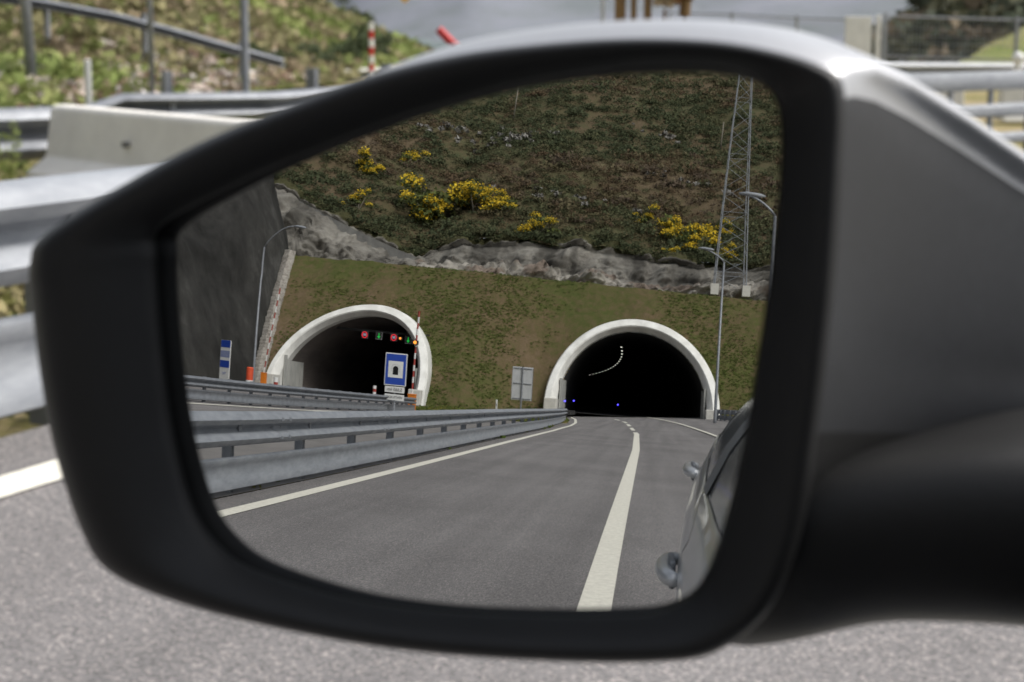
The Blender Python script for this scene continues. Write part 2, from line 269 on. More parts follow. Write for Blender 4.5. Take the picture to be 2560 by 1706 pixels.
# ------------------------------------------------------------------ the door mirror
MO = Vector((-0.23069827, 0.43610607, 1.17194781)); MR = Vector((0.988957996, 0.148196095, 0)); MU = Vector((-0.017699668, 0.118115315, 0.992842130)); MN = Vector((0.147135326, -0.981879163, 0.119434107))
SR = 1.067062116
def wl(p): return MO + (MR * float(p[0]) + MU * float(p[1]) + MN * float(p[2])) * .001
H = json.loads('''{"rim":[[[-101.5,27.8,-7.0],[-79.7,40.1,-7.0],[-58.8,49.4,-7.0],[-38.5,57.5,-7.0],[-18.7,64.6,-7.0],[0.7,70.1,-7.0],[19.6,73.9,-7.0],[37.8,76.1,-7.0],[55.7,76.8,-7.0],[67.2,75.2,-7.0],[74.5,71.1,-7.0],[78.1,64.4,-7.0],[79.1,49.2,-7.0],[78.1,26.4,-7.0],[75.9,0.9,-7.0],[73.0,-23.7,-7.0],[68.3,-47.6,-7.0],[62.4,-61.7,-7.0],[53.1,-69.2,-7.0],[38.7,-72.3,-7.0],[13.7,-74.9,-7.0],[-12.2,-76.4,-7.0],[-39.3,-75.5,-7.0],[-67.5,-70.2,-7.0],[-79.5,-63.8,-7.0],[-88.2,-53.3,-7.0],[-94.7,-34.1,-7.0],[-98.7,-14.4,-7.0],[-101.5,5.4,-7.0],[-102.6,18.6,-7.0]],[[-95.2,27.4,1.0],[-74.0,39.1,1.0],[-53.7,48.0,1.0],[-34.2,55.7,1.0],[-15.1,62.5,1.0],[3.4,67.9,1.0],[21.6,71.6,1.0],[39.3,74.0,1.0],[56.6,74.8,1.0],[67.9,73.3,1.0],[74.9,69.4,1.0],[78.4,62.9,1.0],[79.2,48.1,1.0],[78.0,26.0,1.0],[75.7,1.4,1.0],[73.0,-22.3,1.0],[68.6,-45.3,1.0],[62.9,-59.0,1.0],[54.0,-66.2,1.0],[40.0,-69.1,1.0],[16.0,-71.5,1.0],[-9.0,-72.9,1.0],[-35.0,-72.2,1.0],[-62.3,-67.2,1.0],[-74.0,-61.1,1.0],[-82.3,-50.9,1.0],[-88.6,-32.4,1.0],[-92.4,-13.4,1.0],[-95.2,5.8,1.0],[-96.2,18.5,1.0]],[[-98.2,27.1,3.2],[-76.3,39.3,3.2],[-55.9,48.4,3.2],[-36.0,56.3,3.2],[-16.2,63.3,3.2],[2.9,68.8,3.2],[21.6,72.4,3.2],[39.8,74.7,3.2],[57.5,75.3,3.2],[69.3,73.7,3.2],[76.8,69.8,3.2],[80.4,63.5,3.2],[81.2,48.6,3.2],[80.1,26.1,3.2],[78.0,1.9,3.2],[75.4,-21.6,3.2],[71.2,-44.4,3.2],[65.5,-58.9,3.2],[56.2,-66.7,3.2],[42.1,-69.8,3.2],[17.3,-72.3,3.2],[-8.8,-73.7,3.2],[-35.4,-72.9,3.2],[-63.5,-68.1,3.2],[-76.5,-61.9,3.2],[-85.1,-51.7,3.2],[-91.7,-32.8,3.2],[-95.8,-13.6,3.2],[-98.6,5.8,3.2],[-99.6,18.2,3.2]],[[-108.0,25.2,9.5],[-84.6,39.2,9.5],[-64.4,49.1,9.5],[-43.4,57.6,9.5],[-21.1,65.7,9.5],[0.1,71.3,9.5],[20.7,74.8,9.5],[40.9,76.8,9.5],[60.1,77.0,9.5],[74.0,75.2,9.5],[83.7,71.6,9.5],[87.8,66.0,9.5],[88.5,50.8,9.5],[87.9,26.5,9.5],[86.3,3.6,9.5],[84.2,-18.9,9.5],[81.0,-41.2,9.5],[75.0,-58.8,9.5],[64.2,-68.9,9.5],[49.5,-72.9,9.5],[21.9,-75.7,9.5],[-8.6,-77.0,9.5],[-37.3,-76.0,9.5],[-68.4,-71.4,9.5],[-86.2,-64.8,9.5],[-94.9,-53.7,9.5],[-102.2,-33.6,9.5],[-106.4,-14.2,9.5],[-109.5,5.3,9.5],[-110.5,16.2,9.5]],[[-120.6,24.4,12.5],[-94.4,39.9,12.5],[-73.7,50.5,12.5],[-51.2,59.6,12.5],[-26.3,68.7,12.5],[-3.1,74.4,12.5],[19.5,77.7,12.5],[41.6,79.5,12.5],[62.2,79.3,12.5],[77.8,76.9,12.5],[89.1,73.2,12.5],[93.6,68.3,12.5],[94.2,52.6,12.5],[93.9,26.8,12.5],[92.8,4.9,12.5],[91.1,-17.0,12.5],[88.7,-39.0,12.5],[82.4,-59.2,12.5],[70.4,-71.3,12.5],[55.1,-75.9,12.5],[25.0,-79.2,12.5],[-9.4,-80.7,12.5],[-40.2,-79.6,12.5],[-74.4,-75.4,12.5],[-97.0,-68.6,12.5],[-106.7,-57.1,12.5],[-115.3,-35.6,12.5],[-120.1,-15.3,12.5],[-123.5,5.1,12.5],[-124.4,15.1,12.5]],[[-127.9,24.0,9.0],[-100.5,40.2,9.0],[-79.3,51.2,9.0],[-56.1,60.6,9.0],[-30.1,70.1,9.0],[-5.9,76.0,9.0],[17.7,79.2,9.0],[40.6,80.9,9.0],[61.9,80.5,9.0],[78.3,78.0,9.0],[90.2,74.2,9.0],[94.9,69.4,9.0],[95.6,53.5,9.0],[95.4,26.9,9.0],[94.4,5.1,9.0],[92.8,-16.8,9.0],[90.6,-38.9,9.0],[84.2,-60.2,9.0],[71.6,-73.1,9.0],[56.0,-78.1,9.0],[24.8,-81.5,9.0],[-11.4,-83.1,9.0],[-43.2,-82.0,9.0],[-79.0,-77.9,9.0],[-103.5,-71.0,9.0],[-113.6,-59.2,9.0],[-122.7,-37.0,9.0],[-127.9,-16.2,9.0],[-131.4,4.7,9.0],[-132.3,14.5,9.0]],[[-133.4,23.7,3.0],[-105.3,40.4,3.0],[-83.8,51.6,3.0],[-60.1,61.3,3.0],[-33.3,71.0,3.0],[-8.6,77.0,3.0],[15.5,80.2,3.0],[39.0,81.8,3.0],[60.7,81.4,3.0],[77.6,78.8,3.0],[89.8,75.0,3.0],[94.6,70.2,3.0],[95.3,54.0,3.0],[95.2,26.8,3.0],[94.2,4.9,3.0],[92.7,-17.2,3.0],[90.6,-39.6,3.0],[83.9,-61.5,3.0],[71.1,-74.8,3.0],[55.2,-80.0,3.0],[23.2,-83.5,3.0],[-13.9,-85.2,3.0],[-46.4,-84.0,3.0],[-83.0,-79.9,3.0],[-108.4,-72.9,3.0],[-118.8,-60.8,3.0],[-128.2,-38.2,3.0],[-133.5,-17.0,3.0],[-137.1,4.3,3.0],[-138.0,14.1,3.0]],[[-136.3,23.3,-4.0],[-108.2,40.0,-4.0],[-86.5,51.4,-4.0],[-62.8,61.0,-4.0],[-35.9,70.8,-4.0],[-11.0,76.8,-4.0],[13.2,80.1,-4.0],[36.8,81.8,-4.0],[58.6,81.3,-4.0],[75.6,78.7,-4.0],[87.9,74.9,-4.0],[92.7,70.1,-4.0],[93.4,53.8,-4.0],[93.3,26.5,-4.0],[92.3,4.4,-4.0],[90.8,-17.8,-4.0],[88.6,-40.3,-4.0],[82.0,-62.3,-4.0],[69.0,-75.7,-4.0],[53.1,-80.9,-4.0],[21.0,-84.4,-4.0],[-16.4,-86.0,-4.0],[-49.0,-84.8,-4.0],[-85.7,-80.8,-4.0],[-111.3,-73.7,-4.0],[-121.7,-61.6,-4.0],[-131.1,-38.8,-4.0],[-136.4,-17.6,-4.0],[-140.0,3.8,-4.0],[-140.9,13.6,-4.0]]],"cap":[[[-132.4,23.3,1.0],[-104.7,39.7,1.0],[-83.4,50.9,1.0],[-60.0,60.4,1.0],[-33.6,70.1,1.0],[-9.1,76.0,1.0],[14.7,79.2,1.0],[38.0,80.8,1.0],[59.5,80.4,1.0],[76.2,77.8,1.0],[88.3,74.1,1.0],[93.1,69.3,1.0],[93.7,53.3,1.0],[93.6,26.4,1.0],[92.6,4.7,1.0],[91.1,-17.2,1.0],[89.0,-39.4,1.0],[82.5,-61.1,1.0],[69.7,-74.2,1.0],[54.0,-79.3,1.0],[22.4,-82.7,1.0],[-14.4,-84.4,1.0],[-46.5,-83.2,1.0],[-82.7,-79.1,1.0],[-107.8,-72.2,1.0],[-118.0,-60.3,1.0],[-127.3,-37.9,1.0],[-132.5,-16.9,1.0],[-136.1,4.1,1.0],[-136.9,13.8,1.0]],[[-138.2,22.6,-12.0],[-110.3,39.2,-12.0],[-88.8,50.6,-12.0],[-65.2,60.2,-12.0],[-39.5,74.2,-12.0],[-14.0,83.3,-12.0],[10.8,87.8,-12.0],[34.7,89.7,-12.0],[57.1,89.9,-12.0],[75.6,87.9,-12.0],[95.5,81.6,-12.0],[97.7,72.6,-12.0],[98.2,53.7,-12.0],[98.0,26.9,-12.0],[97.0,4.3,-12.0],[94.8,-17.4,-12.0],[85.7,-40.8,-12.0],[79.0,-62.7,-12.0],[66.1,-76.0,-12.0],[50.2,-81.2,-12.0],[18.2,-84.6,-12.0],[-19.0,-86.3,-12.0],[-51.5,-85.0,-12.0],[-88.0,-80.9,-12.0],[-113.4,-73.9,-12.0],[-123.7,-61.8,-12.0],[-133.1,-39.2,-12.0],[-138.4,-18.0,-12.0],[-141.9,3.2,-12.0],[-142.8,13.0,-12.0]],[[-144.1,19.3,-45.0],[-117.4,35.4,-45.0],[-96.8,46.3,-45.0],[-74.1,55.7,-45.0],[-39.5,72.8,-45.0],[-16.8,82.7,-45.0],[8.1,88.0,-45.0],[35.0,90.7,-45.0],[62.3,90.1,-45.0],[89.1,84.7,-45.0],[116.8,70.6,-45.0],[114.3,62.8,-45.0],[115.7,48.8,-45.0],[116.1,22.8,-45.0],[115.0,0.2,-45.0],[111.5,-20.3,-45.0],[100.8,-39.3,-45.0],[83.4,-53.1,-45.0],[53.1,-76.3,-45.0],[37.6,-81.2,-45.0],[6.5,-84.4,-45.0],[-29.6,-85.8,-45.0],[-60.8,-84.5,-45.0],[-95.9,-80.4,-45.0],[-120.2,-73.5,-45.0],[-130.1,-61.9,-45.0],[-139.1,-40.1,-45.0],[-144.2,-19.8,-45.0],[-147.6,0.7,-45.0],[-148.5,10.1,-45.0]],[[-134.3,13.0,-80.0],[-112.3,26.5,-80.0],[-95.2,35.9,-80.0],[-45.0,56.6,-80.0],[-23.8,66.7,-80.0],[-3.0,76.5,-80.0],[21.5,82.2,-80.0],[48.2,83.9,-80.0],[76.9,80.5,-80.0],[106.2,72.9,-80.0],[154.9,45.2,-80.0],[153.0,37.7,-80.0],[153.5,29.2,-80.0],[154.4,14.4,-80.0],[154.3,-2.9,-80.0],[151.7,-19.3,-80.0],[121.3,-38.2,-80.0],[90.5,-51.2,-80.0],[31.9,-68.3,-80.0],[18.5,-72.4,-80.0],[-8.1,-74.8,-80.0],[-38.6,-75.7,-80.0],[-64.9,-74.4,-80.0],[-94.2,-70.7,-80.0],[-114.4,-64.7,-80.0],[-122.6,-55.0,-80.0],[-130.0,-36.7,-80.0],[-134.3,-19.7,-80.0],[-137.1,-2.6,-80.0],[-137.9,5.2,-80.0]],[[-97.4,10.5,-108.0],[-78.7,22.3,-108.0],[-64.2,30.5,-108.0],[-21.1,48.8,-108.0],[-2.8,57.8,-108.0],[15.2,66.5,-108.0],[36.5,71.7,-108.0],[59.9,73.4,-108.0],[122.9,50.4,-108.0],[147.7,46.3,-108.0],[189.4,24.8,-108.0],[187.6,20.3,-108.0],[188.0,15.0,-108.0],[188.7,4.2,-108.0],[188.5,-8.9,-108.0],[186.2,-21.1,-108.0],[124.6,-34.9,-108.0],[97.4,-46.4,-108.0],[45.9,-61.2,-108.0],[34.3,-64.7,-108.0],[11.2,-66.7,-108.0],[-15.2,-67.3,-108.0],[-37.8,-65.9,-108.0],[-62.9,-62.5,-108.0],[-80.1,-57.2,-108.0],[-87.2,-48.7,-108.0],[-93.6,-32.8,-108.0],[-97.3,-18.0,-108.0],[-99.8,-3.1,-108.0],[-100.4,3.7,-108.0]]],"foot":[[[44.4,-43.5,-91.0],[48.6,-40.7,-71.0],[53.2,-41.6,-50.0],[57.6,-41.9,-30.0],[59.9,-44.3,-20.0],[61.3,-55.0,-16.0],[61.4,-68.7,-19.0],[59.9,-77.2,-28.0],[56.7,-83.1,-44.0],[52.1,-87.0,-66.0],[46.6,-86.1,-91.0]],[[56.1,-36.4,-85.0],[59.9,-33.9,-65.0],[64.2,-35.6,-44.0],[68.2,-36.6,-24.0],[70.4,-39.7,-14.0],[71.9,-52.2,-10.0],[72.1,-67.9,-13.0],[70.8,-77.6,-22.0],[67.9,-83.8,-38.0],[63.8,-87.7,-60.0],[58.7,-85.8,-85.0]],[[69.8,-27.6,-80.0],[73.2,-25.4,-60.0],[77.0,-27.7,-39.0],[80.6,-29.2,-19.0],[82.5,-32.8,-9.0],[84.0,-46.3,-5.0],[84.3,-63.1,-8.0],[83.3,-73.2,-17.0],[80.8,-79.6,-33.0],[77.2,-83.3,-55.0],[72.6,-80.6,-80.0]],[[79.9,-24.3,-81.0],[82.9,-22.2,-61.0],[86.3,-24.7,-40.0],[89.5,-26.3,-20.0],[91.3,-30.0,-10.0],[92.7,-43.6,-6.0],[93.1,-60.4,-9.0],[92.3,-70.6,-18.0],[90.1,-76.8,-34.0],[86.8,-80.4,-56.0],[82.8,-77.5,-81.0]],[[94.9,-21.1,-83.0],[97.3,-19.2,-63.0],[100.2,-21.6,-42.0],[102.8,-23.2,-22.0],[104.3,-26.8,-12.0],[105.6,-39.9,-8.0],[106.1,-56.1,-11.0],[105.5,-65.9,-20.0],[103.7,-71.8,-36.0],[101.1,-75.2,-58.0],[97.7,-72.4,-83.0]],[[113.4,-17.6,-85.0],[115.2,-15.8,-65.0],[117.4,-18.4,-44.0],[119.4,-20.3,-24.0],[120.5,-24.1,-14.0],[121.7,-37.6,-10.0],[122.3,-54.2,-13.0],[122.1,-64.1,-22.0],[120.9,-70.1,-38.0],[119.0,-73.3,-60.0],[116.4,-70.2,-85.0]],[[138.1,-12.7,-87.0],[139.0,-11.1,-67.0],[140.3,-14.3,-46.0],[141.4,-16.5,-26.0],[142.2,-20.7,-16.0],[143.2,-35.1,-12.0],[144.1,-52.8,-15.0],[144.3,-63.3,-24.0],[143.8,-69.4,-40.0],[142.9,-72.5,-62.0],[141.5,-68.8,-87.0]],[[173.7,-11.3,-93.0],[173.3,-9.7,-73.0],[173.3,-13.1,-52.0],[173.2,-15.7,-32.0],[173.3,-20.1,-22.0],[174.2,-35.1,-18.0],[175.4,-53.5,-21.0],[176.2,-64.3,-30.0],[176.8,-70.5,-46.0],[177.2,-73.6,-68.0],[177.3,-69.6,-93.0]],[[214.2,-4.9,-97.0],[212.4,-3.6,-77.0],[210.9,-7.7,-56.0],[209.4,-10.8,-36.0],[208.9,-15.8,-26.0],[209.6,-32.1,-22.0],[211.2,-52.0,-25.0],[212.7,-63.5,-34.0],[214.5,-70.0,-50.0],[216.5,-72.9,-72.0],[218.3,-68.0,-97.0]]]}''')
# ---- car: built around the open driver's window
XC = .72
XF = [(-3.3, .34), (-3.0, .2), (-2.8, .11), (-2.5, .055), (-2.2, -.028), (-1.6, -.092), (-1.2, -.122), (-1.0, -.134), (-.5, -.148), (0, -.148), (.5, -.14), (1.2, -.11), (1.7, -.03), (2.0, .1), (2.15, .3)]
CREASE = [(-3, 1.04), (-2.0, 1.02), (-1.6, .997), (-1.2, .965), (-.9, .93), (0, .905), (1.2, .86), (2.1, .74)]
BELT = [(-3.0, 1.2), (-2.6, 1.17), (-2.3, 1.1), (-2.0, 1.055), (-1.6, 1.045), (-.9, 1.02), (.5, 1.0), (1.0, .97), (1.7, .88), (2.1, .76)]
ROOF = [(-3.1, 1.2), (-2.9, 1.3), (-2.6, 1.42), (-2.2, 1.49), (-1.5, 1.53), (-.5, 1.53), (0, 1.48), (.5, 1.28), (.95, 1.0)]
def side(y, q):
    xf, zc, zb = interp(XF, y), interp(CREASE, y), interp(BELT, y)
    prof = [(.10, .24), (.035, .32), (.01, .45), (0, .62), (.004, .78), (.010, zc - .04), (.016, zc - .012), (.026, zc + .006), (.044, zb - .004), (.052, zb)]
    o, z = prof[q]; return (xf + o, y, z)
def mirx(p): return (2 * XC - p[0], p[1], p[2])
car = empty('parked_car', (XC, -.6, 0), 'silver car whose door mirror fills the picture, its flank seen in the glass', 'car')
def cpart(mb, name, mat, parent=car, **k):
    off = Vector((XC, -.6, 0))
    if parent is car: mb.v = [tuple(Vector(v) - off) for v in mb.v]
    else: mb.v = [tuple(Vector(v) - off) for v in mb.v]
    return mb.build(name, mat, parent, **k)
def strip(y0, y1, n=14, right=False, q0=0, q1=9):
    mb = MB(); ys = [y0 + (y1 - y0) * i / n for i in range(n + 1)]
    rr = [[(mirx(side(y, q)) if right else side(y, q)) for q in range(q0, q1 + 1)] for y in ys]
    return mb.loft(rr, closed=False)
gap = .004
for rt in (False, True):
    cpart(strip(.72, -.92 + gap, 18, rt), 'front_door', M['silver'], smooth=True)
    cpart(strip(-.92 - gap, -2.05, 16, rt), 'rear_door', M['silver'], smooth=True)
    cpart(strip(-2.058, -3.1, 14, rt), 'rear_wing', M['silver'], smooth=True)
    cpart(strip(.728, 2.15, 14, rt), 'front_wing', M['silver'], smooth=True)
    for y in (-.92, -2.054, .724):      # dark shut lines just inside the skin
        mb = strip(y - .02, y + .02, 2, rt); mb.v = [(v[0] + (-.012 if rt else .012), v[1], v[2]) for v in mb.v]
        cpart(mb, 'door_seal', M['galv_dark'])
# bonnet, tail, belt deck, floor
mb = MB(); mb.loft([[(lambda a, s: (a[0] + (mirx(a)[0] - a[0]) * s, y, a[2] + .09 * math.sin(PI * s)))(side(y, 9), k / 10) for k in range(11)] for y in [.95 + i * .12 for i in range(11)]], closed=False)
cpart(mb, 'bonnet', M['silver'], smooth=True)
mb = MB(); mb.loft([[(lambda a: (a[0] + (mirx(a)[0] - a[0]) * k / 10, 2.15 + .12 * math.sin(PI * k / 10), a[2]))(side(2.15, q)) for k in range(11)] for q in range(10)], closed=False)
cpart(mb, 'front_bumper', M['silver'], smooth=True)
mb = MB(); mb.loft([[(lambda a: (a[0] + (mirx(a)[0] - a[0]) * k / 10, -3.1 - .1 * math.sin(PI * k / 10), a[2]))(side(-3.1, q)) for k in range(11)] for q in range(10)], closed=False)
cpart(mb, 'rear_bumper', M['silver'], smooth=True)
mb = MB(); mb.box((XC, -.45, .27), (1.45, 4.7, .1)); cpart(mb, 'underbody', M['rubber'])
mb = MB(); mb.box((XC, -1.1, .70), (1.3, 3.6, .5)); cpart(mb, 'cabin_trim', M['rubber'])
# greenhouse
def gh(y, t):     # t 0 belt .. 1 roof edge .. 2 roof middle
    zb, zr, xf = interp(BELT, y), interp(ROOF, y), interp(XF, y) + .052
    if t <= 1:
        z = zb + (zr - .07 - zb) * t; return (xf + .33 * max(0, t) ** 1.25 * min(1, (zr - zb) / .4 + .15), y, z)
    a = gh(y, 1.0); s = t - 1; return (a[0] + (XC - a[0]) * s, y, a[2] + .07 * math.sin(s * PI / 2))
ys = [.5 - i * .12 for i in range(30)]
mb = MB(); mb.loft([[gh(y, 1 + k / 8) for k in range(9)] + [mirx(gh(y, 2 - k / 8)) for k in range(1, 9)] for y in ys if y <= .02 and y > -2.75], closed=False)
roofo = cpart(mb, 'roof', M['silver'], smooth=True)
mb = MB(); mb.loft([[gh(y, 1 + k / 8) for k in range(9)] + [mirx(gh(y, 2 - k / 8)) for k in range(1, 9)] for y in [.93, .8, .6, .4, .2, .02]], closed=False)
cpart(mb, 'windscreen', M['glassdark'], smooth=True)
mb = MB(); mb.loft([[gh(y, 1 + k / 8) for k in range(9)] + [mirx(gh(y, 2 - k / 8)) for k in range(1, 9)] for y in [-2.74, -2.85, -2.98, -3.09]], closed=False)
cpart(mb, 'rear_window', M['glassdark'], smooth=True)
for rt in (False, True):
    fx = mirx if rt else (lambda p: p)
    def panel(y0, y1, t0, t1, n=8, m_=6, push=0.0):
        mb = MB(); rws = []
        for i in range(n + 1):
            y = y0 + (y1 - y0) * i / n; rws.append([fx((lambda p: (p[0] - push, p[1], p[2]))(gh(y, t0 + (t1 - t0) * k / m_))) for k in range(m_ + 1)])
        return mb.loft(rws, closed=False)
    cpart(panel(.3 if rt else -.28, -.87, -.01, .96), 'side_window', M['glassdark'], smooth=True)
    cpart(panel(-1.0, -1.98, -.01, .96), 'side_window', M['glassdark'], smooth=True)
    cpart(panel(-2.04, -2.74, -.01, .96), 'side_window', M['glassdark'], smooth=True)
    for (a, b_) in ((-.86, -1.0), (-1.98, -2.04)): cpart(panel(a, b_, 0, 1, 2, 6, .003), 'window_pillar', M['galv_dark'], smooth=True)
    cpart(panel(-2.74, -3.09, 0, 1, 4, 6), 'rear_pillar', M['silver'], smooth=True)
    mb = MB(); mb.tube([fx(gh(y, 1.0)) for y in [.9, .6, .3, 0, -.5, -1, -1.5, -2, -2.5, -2.74]], .022, 8); cpart(mb, 'roof_rail', M['silver'], smooth=True)
    # crease highlight lip runs in the panels themselves; handles
    for (y0, z0, par) in ((-.95, .868, 'f'), (-1.92, .985, 'r')):
        hx = interp(XF, y0)
        pth = [(hx + .012, y0 + .02, z0 - .002), (hx - .006, y0 + .005, z0), (hx - .015, y0 - .05, z0 + .003), (hx - .013, y0 - .11, z0 + .006), (hx - .003, y0 - .155, z0 + .008), (hx + .02, y0 - .172, z0 + .009)]
        mb = MB(); mb.tube([fx(p) for p in pth], [.013, .016, .0165, .0165, .016, .013], 12)
        ho = cpart(mb, 'door_handle', M['silver'], smooth=True)
        ho.modifiers.new('s', 'SUBSURF').render_levels = 1
        mb = MB(); mb.box(fx((hx + .001, y0 - .08, z0)), (.012, .11, .05)); cpart(mb, 'handle_recess', M['galv_dark'], bevel=.005)
for (wx, wy) in ((.02, 1.45), (.09, -2.35), (2 * XC - .02, 1.45), (2 * XC - .09, -2.35)):
    sgn = -1 if wx < XC else 1
    def disc(r, w, x):
        mb = MB(); n = 28
        rings = [[(x + dx, wy + math.cos(2 * PI * k / n) * r_, .31 + math.sin(2 * PI * k / n) * r_) for k in range(n)] for (dx, r_) in ((-w / 2, r * .7), (-w / 2, r * .95), (-w / 3, r), (w / 3, r), (w / 2, r * .95), (w / 2, r * .7))]
        return mb.loft(rings, cap0=True, cap1=True)
    wo = cpart(disc(.31, .2, wx), 'wheel', M['rubber'], autosm=.6)
    mb = disc(.2, .03, wx + sgn * .1)
    for k in range(5):
        a = 2 * PI * k / 5; mb.tube([(wx + sgn * .125, wy, .31), (wx + sgn * .122, wy + .19 * math.cos(a), .31 + .19 * math.sin(a))], [.03, .02], 6)
    cpart(mb, 'rim', M['galv'], parent=wo, autosm=.6)
for sx in (.22, 1.22):
    mb = MB(); mb.box((sx, 2.13, .66), (.3, .1, .13)); cpart(mb, 'headlight', M['glassdark'], bevel=.03)
    mb = MB(); mb.box((sx + (.06 if sx < XC else -.06), -3.16, .95), (.24, .06, .2)); cpart(mb, 'tail_light', M['red'], bevel=.03)
# ---- mirror assembly, child of the car
hm = bpy.data.objects.new('door_mirror', None); link(hm, car); hm['label'] = 'black framed door mirror with silver painted cap'
offc = Vector((XC, -.6, 0))
def hpart(mb, name, mat, **k):
    mb.v = [tuple(Vector(v) - offc) for v in mb.v]; return mb.build(name, mat, hm, **k)
NR = 180
rim = [catmull(r, NR) for r in H['rim']]
mb = MB(); mb.loft([[wl(p) for p in r] for r in rim]); ro = hpart(mb, 'mirror_frame', M['black'], smooth=True)
sb = ro.modifiers.new('s', 'SUBSURF'); sb.levels = sb.render_levels = 1
cap = [catmull(r, NR) for r in H['cap']]
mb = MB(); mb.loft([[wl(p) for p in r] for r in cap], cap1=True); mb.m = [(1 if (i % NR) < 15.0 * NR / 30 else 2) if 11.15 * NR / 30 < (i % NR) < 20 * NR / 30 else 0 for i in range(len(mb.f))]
co = hpart(mb, 'mirror_cap', [M['cap_paint'], M['cap_shade'], M['black']], smooth=True)
sb = co.modifiers.new('s', 'SUBSURF'); sb.levels = sb.render_levels = 1
mb = MB(); mb.loft([[wl(p) for p in r] for r in H['foot']], cap0=True, cap1=True); fo = hpart(mb, 'mirror_foot', M['black'], smooth=True)
sb = fo.modifiers.new('s', 'SUBSURF'); sb.levels = sb.render_levels = 2
# glass: part of a sphere, exact normals
S = MO - MN * SR
edge = np.array([wl(p) for p in rim[0]]); cen = np.array(MO)
NRg = 24; V, FN = [], []
def on_sphere(P):
    d = Vector(P) - S; d.normalize(); return S + d * SR, d
p, n_ = on_sphere(MO); V.append(p - offc); FN.append(n_)
for j in range(1, NRg + 1):
    for k in range(NR):
        q = cen + (edge[k] - cen) * (j / NRg) * .985; p, n_ = on_sphere(q); V.append(p - offc); FN.append(n_)
FC = [(0, 1 + k, 1 + (k + 1) % NR) for k in range(NR)]
FC += [(1 + (j - 1) * NR + k, 1 + j * NR + k, 1 + j * NR + (k + 1) % NR, 1 + (j - 1) * NR + (k + 1) % NR) for j in range(1, NRg) for k in range(NR)]
me = bpy.data.meshes.new('mirror_glass'); me.from_pydata([tuple(v) for v in V], [], FC); me.update()
if me.polygons[0].normal.dot(MN) < 0: me.flip_normals()
me.polygons.foreach_set('use_smooth', [True] * len(me.polygons)); me.normals_split_custom_set_from_vertices([tuple(n) for n in FN])
me.materials.append(M['mirror']); go = link(bpy.data.objects.new('mirror_glass', me), hm); go['label'] = 'convex glass reflecting two tunnel mouths, the road and a hillside'
# ------------------------------------------------------------------ ground and roads
def gz(x, y):
    t = ss(-20, -62, y); xx = min(6, max(-7, x))
    return .062 * (xx + 1.9) * t
XL = [(-110, -10.5), (-95, -8.6), (-76, -6.5), (-66, -5.35), (-58, -4.7), (-52, -4.25), (-44, -3.85), (-34, -3.66), (-24, -3.62), (-5, -3.6), (0, -3.48), (3.6, -3.36), (30, -2.7), (80, -1.0)]
XR = [(-110, -4), (-85, -.9), (-70, .5), (-55, 1.45), (-41, 2.25), (-30, 2.8), (-15, 3.1), (80, 3.3)]
XCn = [(-110, -7.5), (-76, -3.5), (-65, -2.3), (-57, -1.62), (-46.4, -1.12), (-36, -.66), (-24, -.5), (0, -.45), (80, 2.2)]
RAILX = [(-72, -6.9), (-69, -6.5), (-58, -5.35), (-45, -4.55), (-34, -4.15), (-20, -4.08), (-5, -4.06), (0, -3.95), (5, -3.8), (15.5, -3.45), (30, -3.0), (60, -2.0)]
def xy_sheet(name, xa, xb, ys, nx, dz, mat, zf=gz, noise_amp=0, kind='structure', ns=.6):
    ny = len(ys) - 1
    def fn(u, v):
        y = ys[int(round(v * ny))]; a = xa(y) if callable(xa) else xa; b = xb(y) if callable(xb) else xb
        x = a + (b - a) * u; return (x, y, zf(x, y) + dz + (noise_amp * nz3(x, y, s=ns) if noise_amp else 0))
    V, Fc = grid(fn, nx, ny); o = big_mesh(name, V, Fc, mat, smooth=True); return tag(o, kind=kind)
def lin(a, b, st): n = max(1, int(abs(b - a) / st)); return [a + (b - a) * i / n for i in range(n + 1)]
def fall(x, y):        # country drops away ahead of the car
    return gz(x, y) - (0 if y < 40 else (y - 40) * .22 if y < 300 else 57.2)
g = xy_sheet('ground', -420, 420, lin(1600, 300, 100) + lin(290, 45, 8) + lin(40, -120, 2)[0:], 84, -.16, M['verge'], zf=fall)
tag(xy_sheet('road', lambda y: interp(XL, y) - .42, lambda y: 8.5, lin(60, -84, 1), 12, 0, M['asphalt']))
tag(xy_sheet('tunnel_road', lambda y: -1.72 - .0009 * (y + 76) ** 2 - 7.5, lambda y: -1.72 - .0009 * (y + 76) ** 2 + 7.5, lin(-80.5, -212, 3), 4, .03, M['lining'], zf=lambda x, y: gz(-1.9, y)))  # floor in the near-black lining colour, tunnel darkness painted in
tag(xy_sheet('opposite_road', lambda y: -30.5, lambda y: -11.4 if y > -52 else -15.9, lin(-2, -100, 1), 12, -.01, M['asphalt']))
tag(xy_sheet('median_verge', lambda y: -11.4 if y > -52 else -15.9, lambda y: interp(XL, y) - .42, lin(-49, -74, 1), 14, .0, M['verge'], noise_amp=.03))
tag(xy_sheet('median_pavement', lambda y: -11.42, lambda y: interp(XL, y) - .44, lin(-2, -49.5, 1), 12, .004, pmat('dusty_pavement', (.21, .195, .185), (.16, .15, .143), scale=1.2, rough=.95, bump=.3, bscale=60)))
def line_mesh(name, xs, ys, wd, label=None, dz=.006):
    mb = MB(); L_, Rr = [], []
    for y in ys:
        x = interp(xs, y); mb.v += [(x - wd / 2, y, gz(x - wd / 2, y) + dz), (x + wd / 2, y, gz(x + wd / 2, y) + dz)]
    mb.f = [(2 * i, 2 * i + 1, 2 * i + 3, 2 * i + 2) for i in range(len(ys) - 1)]; mb.m = [0] * len(mb.f)
    o = mb.build(name, M['paint']); return tag(o, kind='structure')
line_mesh('edge_line', XL, lin(60, -76, 1), .16)
